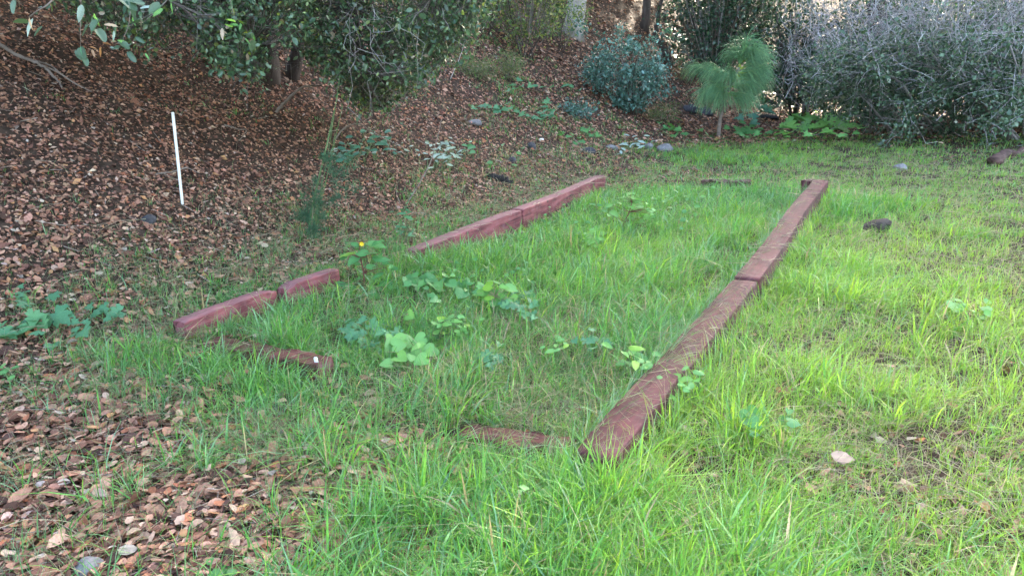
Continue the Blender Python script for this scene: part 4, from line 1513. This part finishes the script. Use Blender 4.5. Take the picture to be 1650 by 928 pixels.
def stone(px, py, w, label, mat, flat=.6, seed=0, name="stone", lift=.25):
    b = gnd(px, py)
    r = w * mpp(b) / 2
    bm = bmesh.new()
    bmesh.ops.create_icosphere(bm, subdivisions=3, radius=1.0)
    rnd = np.random.default_rng(seed + 50)
    K = rnd.normal(size=(7, 3)) * 1.5
    ph = rnd.uniform(0, 6.28, 7)
    planes = unit(7)
    for v in bm.verts:
        p = np.array(v.co)
        s = 1 + sum(.055 * math.sin(K[i] @ p + ph[i]) for i in range(7))
        q = p * s
        for pl in planes:
            dd = q @ pl - .80
            if dd > 0:
                q = q - pl * dd * .85
        v.co = (q[0] * r, q[1] * r * .85, q[2] * r * flat)
    me = bpy.data.meshes.new(name)
    bm.to_mesh(me)
    bm.free()
    me.polygons.foreach_set("use_smooth", np.ones(len(me.polygons), bool))
    me.materials.append(mat)
    o = link(name, me)
    o.location = (b.x, b.y, b.z + r * flat * lift)
    o.rotation_euler = (0, 0, random.uniform(0, 6.28))
    tag(o, label, "stone")


for i, a in enumerate([
    (143, 922, 54, "grey rough stone in the leaves at the bottom left edge", M_stone, .75), (240, 357, 28, "dark grey stone in the leaf litter left below the white stake", M_stoneD, .7),
    (1071, 243, 36, "pale grey stone right of the silvery weed beyond the bed", M_stone, .6), (1046, 239, 15, "small grey stone beside the silvery weed beyond the bed", M_stone, .8),
    (1113, 180, 30, "dark boulder left of the pine trunk, left of a pair", M_stoneD, .7), (1138, 184, 26, "dark boulder left of the pine trunk, right of a pair", M_stoneD, .75),
    (1450, 274, 25, "lilac-grey stone in the grass below the twiggy shrubs", M_stone, .7), (1595, 460, 26, "dark stone in the lawn near the right edge", M_stoneD, .5),
    (856, 239, 20, "dark stone among the lower ivy trail leaves", M_stoneD, .8), (825, 261, 17, "small dark stone above the black log in the litter", M_stoneD, .8),
    (765, 201, 28, "flat grey stone on the slope right of the silvery plant", M_stone, .45), (948, 246, 28, "low dark rock just beyond the far left corner timber", M_stoneD, .5),
    (985, 240, 22, "brownish low rock right of the dark rock beyond the bed", M_stone, .5), (873, 227, 9, "tiny white pebble below the ivy trail", M_white, .8),
    (1235, 190, 40, "dark flat rock under the lobed leaves right of the pine", M_stoneD, .35)]):
    stone(*a, seed=i)


def branch(pxs, r, label, mat=M_dead, name="fallen_branch", lift=.03, forks=(), cat="branch", sides=6):
    """a dead branch through ground points px, py, lift"""
    pts = []
    for q in pxs:
        p = gnd(q[0], q[1]) if len(q) == 2 else None
        if p is None:
            g0 = gnd(*pxs[0][:2])
            p = air(q[0], q[1], g0.y + q[2])
        else:
            p = p + Vector((0, 0, lift))
        pts.append(p)
    o = pts[0]
    e = empty(name, o, label, cat)
    P = catmull([np.array(p - o) for p in pts], 6 * len(pts))
    P[1:-1] += rng.normal(size=(len(P) - 2, 3)) * r * .25
    tube("limb", P, np.linspace(r, r * .45, len(P)), mat, e, sides=sides, rough=.12)
    for fk in forks:
        f = [(gnd(*q) + Vector((0, 0, lift))) - o for q in fk]
        Q = catmull([np.array(x) for x in f], 8)
        tube("side_branch", Q, np.linspace(r * .6, r * .25, 8), mat, e, sides=5, rough=.1)


branch([(-20, 72), (30, 100), (68, 117), (90, 135), (102, 153)], .020, "long grey dead branch lying on the slope at the left edge", forks=[[(70, 118), (95, 128), (120, 145), (150, 160)], [(40, 106), (80, 116), (100, 130)]], lift=.07)
branch([(445, 182), (462, 162, .05), (487, 142, .1), (520, 137, .15)], .022, "curved pale dead branch arching under the oak", lift=.0)
branch([(540, 225), (556, 206, .1), (578, 200, .15), (600, 213, .1), (625, 226, 0), (662, 245)], .010, "thin pale stem arching over the dark green leaves", lift=.0)
branch([(252, 286), (280, 282), (300, 276), (322, 284)], .009, "short forked twig on litter behind the white stake", forks=[[(296, 278), (300, 275), (304, 274)]], lift=.03)
branch([(362, 206), (385, 213), (398, 215), (386, 232)], .010, "small crooked twig on litter right of the white stake", lift=.03)
branch([(655, 330), (690, 270, .3), (700, 240, .5), (712, 190, .7)], .007, "thin leaning dry stalk on the slope before the silvery plant", lift=0)
branch([(725, 130), (740, 95, .3), (752, 60, .6)], .008, "slim pale leaning stem right of the oak's hanging leaves", mat=M_pale, lift=0)
branch([(1475, 200), (1500, 192, -.1), (1530, 200, -.2), (1562, 207, -.3)], .045, "thick dead branch lying out of the base of the twiggy shrubs", lift=.1, forks=[[(1500, 212), (1520, 216), (1548, 228)]])
branch([(1598, 178, .0), (1608, 192, -.1), (1630, 206, -.2), (1652, 222, -.3)], .035, "grey crooked dead branch at the right end of the thicket", lift=.1)
branch([(1568, 160, 0), (1610, 157, -.2), (1670, 158, -.3)], .022, "straight pale dead pole sticking out of the thicket at right", lift=.1)
branch([(1378, 190), (1400, 165, -.2), (1424, 155, -.3), (1440, 152, -.3)], .018, "arched dead stem at the foot of the left twiggy shrub", lift=.1)
branch([(1540, 130, 0), (1580, 110, -.4), (1650, 88, -.8)], .03, "long pale limb slanting up out of the thicket to the right", lift=.1)
branch([(1598, 268), (1615, 258), (1640, 252), (1670, 235)], .10, "reddish-brown log lying at the right edge by the shrubs", mat=M_brown, lift=.05, name="log", cat="log", sides=9)
branch([(790, 288), (805, 294), (826, 298)], .075, "black charred log chunk in the leaf litter behind the left timbers", mat=M_char, lift=.02, name="charred_log", cat="log", sides=8)
branch([(1084, 108), (1072, 82, .3), (1058, 62, .5), (1060, 30, .6), (1068, -10, .8)], .11, "gnarled dark leaning trunk with exposed roots on the back slope", mat=M_bark, name="gnarled_trunk", cat="trunk", forks=[[(1060, 100), (1072, 90), (1078, 84)], [(1082, 92), (1078, 104), (1064, 112)]], lift=.05, sides=9)
branch([(645, 330), (640, 318), (637, 300)], .006, "short grey stick poking up behind the left timbers", lift=.02)


def hollow_log():
    b = gnd(1412, 374)
    w = 40 * mpp(b)
    e = empty("hollow_log", b, "dark hollow log end half buried in the lawn right of the bed", "log")
    d = Vector((.86, -.5, .1)).normalized()
    P = [Vector((0, 0, .035 + .02 * math.sin(5 * t))) + d * w * t for t in np.linspace(-.5, .5, 7)]
    V, F, T3, C = tube_arr(P, np.array([.055, .078, .083, .074, .08, .07, .05]), 10, .20)
    link("shell", mesh_np("shell", V, [F], M_bark, smooth=True), e)
    V, F, T3, C = tube_arr(P, np.full(7, .05), 10, .12)
    link("hollow", mesh_np("hollow", V, [F[:, ::-1]], M_char, smooth=True), e)
    rim = []
    for kk in (0, 6):
        A, _, _, _ = tube_arr(P, np.full(7, .075), 10, .0)
        B, _, _, _ = tube_arr(P, np.full(7, .05), 10, .0)
        VV = np.concatenate([A[kk * 10:kk * 10 + 10], B[kk * 10:kk * 10 + 10]])
        FF = np.array([(i, (i + 1) % 10, 10 + (i + 1) % 10, 10 + i) for i in range(10)])
        link("rim", mesh_np("rim", VV, FF, M_dead), e)


hollow_log()


# a large pale dead leaf lying on the lawn
def pale_leaf():
    b = gnd(1356, 760)
    o = link("pale_leaf", dead_leaf_mesh(77, (.40, .27, .20)))
    s = 36 * mpp(b)
    o.location = b + Vector((0, 0, .06))
    o.scale = (s, s * 1.15, s)
    o.rotation_euler = (R(28), R(6), R(-25))
    tag(o, "large pale pinkish dry leaf lying in the lawn at lower right", "leaf")


pale_leaf()


# ------------------------------------------------------------------ leafy weeds
def plant(label, base, leaves, shape, colr, cat="weed", name="weed", stem=None, stem_mat=None, lift=.07, flat=.5, group=None, stem_r=.003, droop=.2, grow=1.0):
    """leaves = photo x, y, size in px [, colour]; each leaf stands on its own stalk over the ground"""
    b = gnd(*base)
    e = empty(name, b, label, cat, group)
    mat = stem_mat or M_stemg
    trail = []
    extra = []
    for q in leaves:
        if q[2] >= 18:
            for _ in range(3):
                extra.append((q[0] + random.gauss(0, q[2] * .5), q[1] + random.gauss(0, q[2] * .4), q[2] * random.uniform(.4, .7)))
    leaves = [(q[0], q[1], q[2] * .76 * grow) + tuple(q[3:]) for q in leaves] + extra
    for q in leaves:
        x, y, s = q[:3]
        c = q[3] if len(q) > 3 else colr
        g = gnd(x, y + 3)
        up = stem and (Vector((0, 0, 0)))
        if stem:
            p = air(x, y, b.y + random.uniform(-.06, .06))
            if p.z < terrain(p.x, p.y) + .03:
                p = g + Vector((0, 0, .05))
        else:
            p = gnd(x, y, lift * random.uniform(.45, 1.2))
        L = s * mpp(p)
        d = rdir(-.35, .1)
        if not stem and random.random() < .6:
            d.y = -abs(d.y)
        n = Vector((random.gauss(0, .35), -flat + random.gauss(0, .3), 1))
        loc = p - b
        put_leaf(e, shape, c, loc - d.normalized() * L * .35, d, n, L, 1.0)
        foot = Vector((loc.x + random.uniform(-.03, .03), loc.y + random.uniform(-.02, .04), float(terrain(p.x, p.y)) - b.z)) if not stem else Vector(stem_at(stem, b, loc))
        tube("stalk", catmull([np.array(foot), np.array(foot.lerp(loc, .6) + Vector((0, 0, .012))), np.array(loc - d.normalized() * L * .35)], 4), np.linspace(.002, .0012, 4), mat, e, sides=4)
        trail.append(p)
    if stem:
        pts = [np.array((0, 0, -.02))] + [np.array(air(x, y, b.y) - b) for x, y in stem]
        tube("stem", catmull(pts, 5 * len(pts)), np.linspace(stem_r * 1.4, stem_r * .7, 5 * len(pts)), mat, e, sides=5)
    elif len(trail) > 2:
        pts = [np.array(Vector((p.x, p.y, float(terrain(p.x, p.y)) + .02)) - b) for p in sorted(trail, key=lambda v: v.x)]
        tube("runner", catmull(pts, 4 * len(pts)), .0025, mat, e, sides=4)
    return e


def stem_at(stem, b, loc):
    best, bd = Vector((0, 0, 0)), 1e9
    for x, y in stem:
        p = air(x, y, b.y) - b
        if (p - loc).length < bd and p.z < loc.z + .05:
            best, bd = p, (p - loc).length
    return best


def jit(pts, s, j=2):
    return [(x + random.uniform(-j, j), y + random.uniform(-j, j), s * random.uniform(.75, 1.25)) for x, y in pts]


plant("big lobed green leaves trailing in at the left edge", (60, 535), [(8, 540, 46), (44, 530, 50), (96, 510, 50), (120, 519, 22), (154, 504, 24), (186, 503, 30), (70, 522, 34)], "lobed", "blue", lift=.09, name="vine_weed", cat="vine")
plant("tiny lobed seedling in the litter above the left-edge vine", (36, 478), [(34, 476, 18), (42, 480, 14), (30, 482, 12)], "lobed", "blue", lift=.05)
plant("dark green leafy weed on the slope left of the silvery plant", (590, 245), jit([(538, 240), (548, 230), (556, 243), (566, 234), (575, 246), (584, 224), (590, 240), (598, 226), (604, 244), (612, 232), (620, 222), (628, 240), (600, 216), (546, 250), (560, 250)], 22), "ovate", "bluedark", lift=.14)
plant("pale silvery-leaved plant on the litter slope", (715, 252), jit([(700, 240), (706, 248), (712, 235), (718, 243), (724, 236), (728, 246), (702, 252), (714, 252), (722, 254), (733, 250), (708, 231), (697, 246), (720, 230), (730, 238)], 20), "lance", "silver", lift=.16, flat=.9, name="silver_plant", cat="plant")
plant("wispy silver-grey sprigs between dark weed and silvery plant", (655, 248), jit([(632, 228), (640, 236), (648, 230), (655, 240), (662, 234), (670, 243), (645, 243), (676, 248), (684, 246), (636, 240), (660, 226)], 14), "lance", "silver", lift=.14, flat=.8)
plant("small green weed right of the silvery plant", (752, 240), jit([(747, 236), (755, 230), (760, 240), (750, 243), (764, 246)], 14), "round", "blue", lift=.1)
plant("lower trail of green ivy leaves on the slope", (830, 190), jit([(778, 168), (790, 172), (803, 172), (812, 178), (822, 176), (832, 180), (842, 184), (852, 186), (862, 188), (872, 192), (880, 186), (886, 176), (882, 166), (876, 170), (889, 184), (868, 184)], 15), "lobed", "blue", lift=.12, name="vine_weed", cat="vine")
plant("upper trail of green ivy leaves below the feathery tuft", (870, 145), jit([(818, 146), (828, 136), (836, 128), (842, 140), (852, 141), (862, 138), (874, 140), (886, 140), (898, 139), (910, 138), (922, 142), (932, 144), (830, 145)], 14), "lobed", "blue", lift=.14, name="vine_weed", cat="vine")
plant("short ivy trail left of the pale stone beyond the bed", (930, 220), jit([(900, 218), (908, 214), (916, 220), (924, 216), (932, 224), (940, 208), (946, 212), (955, 208), (962, 220), (928, 230), (938, 228), (950, 218)], 14), "lobed", "mid", lift=.1, name="vine_weed", cat="vine")
plant("silvery upright weed beside the small grey stone", (1030, 236), jit([(1024, 218), (1030, 226), (1022, 232), (1014, 236), (1008, 232), (1034, 230), (1004, 240), (1000, 246)], 18), "lance", "silver", lift=.14)
plant("sparse lobed seedlings left of the pine's foot", (1095, 214), jit([(1068, 206), (1080, 210), (1092, 208), (1104, 214), (1116, 216), (1128, 212), (1140, 218), (1088, 218)], 16), "lobed", "mid", lift=.1, name="vine_weed", cat="vine")
plant("lobed leaves in front of the dark flat rock right of the pine", (1215, 214), jit([(1186, 205), (1198, 200), (1210, 204), (1190, 213), (1222, 210), (1204, 212), (1238, 214), (1250, 209)], 20), "lobed", "mid", lift=.14, name="vine_weed", cat="vine")
plant("shaded blue-green lobed leaves behind the pine's right side", (1235, 185), jit([(1216, 158), (1232, 148), (1258, 150), (1246, 166), (1224, 174), (1240, 180), (1214, 186), (1256, 172), (1262, 158)], 24), "lobed", "bluedark", lift=.35, name="vine_weed", cat="vine")
plant("bright star-shaped lobed leaves at the foot of the twiggy shrubs", (1310, 205), jit([(1290, 194), (1304, 188), (1318, 192), (1330, 199), (1346, 206), (1322, 204), (1276, 204), (1298, 204), (1360, 200), (1384, 206), (1268, 214), (1338, 190)], 26), "lobed", "light", lift=.25, grow=1.25, name="vine_weed", cat="vine")
plant("small ivy sprigs under the gnarled trunk", (1085, 80), jit([(1076, 40), (1084, 48), (1090, 56), (1086, 64), (1096, 66), (1074, 52), (1100, 72), (1090, 90), (1096, 96), (1020, 62), (1012, 66)], 18), "lobed", "bluedark", lift=.35, name="vine_weed", cat="vine")
plant("few green leaves on the litter left of the far-left corner", (800, 265), jit([(758, 236), (806, 240), (812, 232), (836, 246), (842, 240), (790, 262), (828, 266)], 11), "round", "mid", lift=.07)

plant("tall red-stemmed weed with a small yellow flower by the left timbers", (586, 468), [(562, 408, 34, "yellow"), (572, 417, 30), (602, 394, 34), (578, 394, 18), (586, 408, 24), (610, 416, 30), (618, 426, 24), (622, 458, 34), (606, 464, 24), (576, 462, 32), (570, 474, 26), (596, 430, 20), (610, 442, 26), (600, 480, 26), (630, 470, 20)], "ovate", "mid", stem=[(586, 440), (581, 415), (579, 390)], stem_mat=M_stemr, stem_r=.005, grow=1.35)
plant("large heart-shaped pale leaves in the near left of the bed", (650, 575), [(634, 562, 46, "light"), (656, 553, 42, "light"), (664, 570, 42, "light"), (645, 577, 34, "light"), (676, 562, 30)], "heart", "light", lift=.11, flat=.9)
plant("bluish lobed leaves left of the large heart-shaped leaves", (590, 548), [(572, 538, 34), (584, 546, 26), (604, 531, 34), (612, 543, 28), (562, 518, 24), (596, 554, 22), (628, 540, 22), (576, 528, 18)], "lobed", "blue", lift=.1)
plant("upright light-green leafy weed in the middle of the bed", (712, 560), [(711, 512, 34, "yellow"), (699, 524, 26), (722, 522, 26), (703, 536, 30), (716, 538, 30, "yellow"), (733, 518, 28), (746, 530, 22), (706, 552, 30), (724, 552, 28), (740, 556, 22), (736, 540, 20), (695, 545, 22), (752, 524, 18, "yellow"), (744, 570, 20), (730, 572, 20)], "ovate", "light", stem=[(712, 540), (713, 520)])
plant("yellow-green leafy weed with tan stalk in the bed's centre", (798, 512), [(786, 462, 26, "yellow"), (794, 472, 28), (802, 480, 32), (797, 489, 28), (788, 478, 20, "yellow"), (808, 470, 22), (810, 488, 20, "blue")], "heart", "light", stem=[(798, 495), (797, 478)], stem_mat=M_stemt)
plant("bluish lobed weed right of the yellow-green weed", (838, 502), [(830, 492, 32), (842, 496, 26), (852, 482, 26), (836, 482, 20), (846, 508, 22), (860, 492, 20)], "lobed", "blue", lift=.11)
plant("flat bluish leaves low in the near half of the bed", (788, 580), [(780, 575, 28), (796, 572, 28), (788, 584, 22), (806, 580, 18)], "lobed", "blue", lift=.09)
plant("row of broad leaves across the bed behind the heart-shaped leaves", (710, 462), [(662, 450, 26), (684, 452, 30), (702, 462, 34), (716, 454, 26), (742, 462, 34), (728, 458, 26), (755, 456, 22), (672, 462, 22), (694, 446, 20)], "heart", "mid", lift=.11)
plant("dark red-stemmed leafy weed in the far half of the bed", (1002, 374), [(1018, 318, 24), (1026, 324, 22), (1032, 334, 24), (1022, 332, 20), (988, 343, 28), (1036, 344, 22), (1014, 312, 18), (1040, 352, 22), (1046, 340, 18), (1028, 350, 20)], "ovate", "light", stem=[(1006, 358), (1014, 342), (1018, 326)], stem_mat=M_stemr, stem_r=.005)
plant("yellow leaf sprig low in the bed near the dry grass", (908, 560), [(902, 548, 30, "yellow"), (912, 556, 22, "yellow"), (896, 556, 18)], "ovate", "light", lift=.12)
plant("small bluish leaf in dry grass right of the yellow sprig", (958, 556), [(950, 550, 24), (966, 548, 26), (958, 560, 20)], "lobed", "blue", lift=.12)
plant("curled bright leaves on the inner edge of the right timber", (1035, 592), [(1022, 560, 38, "yellow"), (1030, 574, 36), (1040, 592, 38), (1052, 600, 34), (1024, 586, 32, "yellow"), (1046, 584, 24)], "ovate", "light", lift=.17)
plant("drooping pair of leaves on the outer edge of the right timber", (1100, 625), [(1090, 606, 34), (1106, 612, 40), (1114, 624, 28, "yellow"), (1098, 622, 26)], "ovate", "light", lift=.15)
plant("clover-like leaf patch in the far right of the bed", (1085, 345), jit([(1050, 318), (1060, 330), (1072, 322), (1080, 335), (1092, 326), (1102, 338), (1110, 322), (1118, 345), (1096, 350), (1084, 355), (1068, 345), (1056, 350), (1110, 358), (1125, 332), (1074, 362), (1045, 338), (1100, 366), (1090, 312)], 11, 4), "round", "mid", lift=.12)
plant("clover-like leaf patch along the far left of the bed", (905, 385), jit([(858, 376), (868, 386), (882, 378), (893, 382), (905, 390), (930, 375), (948, 384), (956, 378), (962, 390), (915, 372), (875, 398), (940, 398)], 12, 4), "round", "mid", lift=.11)
def patch(x0, x1, y0, y1, n):
    return [(random.uniform(x0, x1), random.uniform(y0, y1)) for _ in range(n)]


plant("leafy low weed patch at the far left end of the bed", (930, 345), jit(patch(870, 985, 325, 365, 26), 12), "ovate", "mid", lift=.15)
plant("leafy low weed patch along the far edge of the bed", (1060, 308), jit(patch(985, 1150, 298, 318, 26), 12), "ovate", "light", lift=.15)
plant("leafy low weed patch in the left middle of the bed", (790, 435), jit(patch(725, 860, 415, 455, 22), 14), "ovate", "mid", lift=.14)
plant("bright leaf cluster at the centre right of the bed", (958, 384), [(948, 380, 22), (958, 376, 22, "light"), (966, 386, 20), (954, 392, 20)], "heart", "light", lift=.13)
plant("two broad leaves in the lawn right of the near timber", (1222, 680), [(1214, 666, 38), (1226, 676, 32), (1278, 680, 28), (1270, 674, 22)], "heart", "mid", lift=.1)
plant("glossy broad leaves in the lawn near the right edge", (1560, 500), [(1548, 494, 26), (1562, 498, 28), (1590, 496, 22), (1535, 490, 20)], "round", "light", lift=.1)
plant("upright pale weed behind the gap in the left timbers", (652, 388), [(646, 344, 20), (656, 350, 24), (660, 342, 18), (650, 360, 24), (660, 366, 22), (644, 372, 20), (662, 376, 22), (652, 336, 18), (648, 380, 18)], "lance", "blue", stem=[(652, 368), (651, 345)])
plant("small leaf pair in the grass in front of the near timber end", (865, 800), [(846, 786, 20), (882, 790, 20), (874, 798, 16), (838, 792, 14)], "heart", "light", lift=.15)
plant("single green leaf at the bottom edge among dead leaves", (350, 926), [(348, 922, 30), (362, 926, 24)], "round", "mid", lift=.05)
plant("small sprout at the left edge below the vine", (8, 595), [(4, 588, 26, "light"), (10, 596, 22), (2, 600, 20, "light")], "ovate", "mid", lift=.07)


def flower():
    """the yellow flower head belongs to the tall weed"""
    for o in col.objects:
        if o.get("label", "").startswith("tall red-stemmed weed with"):
            b = o.location
            p = air(583, 393, b.y - .04) - b
            for k in range(7):
                a = 6.28 * k / 7
                d = Vector((math.cos(a), -.5, math.sin(a)))
                V = np.array([(0, 0, 0), (.5, .28, .05), (1, 0, .1), (.5, -.28, .05)])
                f = link("petal", bpy.data.meshes.get("petal") or mesh_np("petal", V, T4_F, M_yellow), o)
                y = Vector((0, 1, 0)).cross(d).normalized()
                z = d.cross(y)
                m = Matrix((d * .02, y * .02, z * .02)).transposed().to_4x4()
                m.translation = p
                f.matrix_local = m
            tube("flower_cup", [np.array(p + Vector((0, .012, -.008))), np.array(p)], [.003, .006], M_stemg, o, sides=6)
            return


flower()


# ------------------------------------------------------------------ wispy green stalks on the slope foot
def fennel():
    b = gnd(498, 388)
    e = empty("wispy_plant", b, "tall wispy plant with thin green stalks and feathery dark foliage", "plant")
    for k, (x1, y1, x2, y2, r) in enumerate([(520, 260, 545, 150, .0045), (518, 270, 538, 190, .004), (528, 280, 552, 170, .0035), (512, 290, 530, 225, .004), (524, 300, 540, 215, .0035), (508, 320, 524, 250, .003), (530, 240, 548, 120, .003)]):
        x0 = 494 + k * 2.2
        pts = [np.array(gnd(x0, 386) - b) + np.array([0, 0, -.02]), np.array(air((x0 + x1) / 2 - 2, (386 + y1) / 2, b.y) - b), np.array(air(x1, y1, b.y + .02 * k) - b), np.array(air(x2, y2, b.y + .05) - b)]
        tube("stalk", catmull(pts, 14), np.linspace(r * 1.5, r * .6, 14), M_stemt if k == 3 else M_stemg, e, sides=5)
    c = []
    for (x, y, s, m) in ((502, 360, 11, 20), (512, 335, 13, 20), (505, 378, 12, 12), (522, 308, 13, 16), (532, 270, 10, 10), (500, 330, 12, 8), (490, 350, 8, 12), (545, 290, 10, 10), (560, 300, 16, 10), (530, 255, 8, 8), (575, 300, 10, 5)):
        for _ in range(m):
            c.append(np.array(air(random.gauss(x, s), random.gauss(y, s), b.y + random.uniform(-.1, .12)) - b))
    c = np.array(c)
    c = np.repeat(c, 16, 0)
    n = len(c)
    d = unit(n) * .06
    d[:, 2] += .02
    C = mixcol(n, [(.045, .13, .07), (.07, .17, .09), (.11, .22, .11)], [2, 2, 1])
    foliage("foliage", e, [prisms(c, c + d, np.full(n, .0017), np.full(n, .0010), C)], M_weed)


fennel()
print("tris", sum(len(m.loops) - 2 * len(m.polygons) for m in bpy.data.meshes))
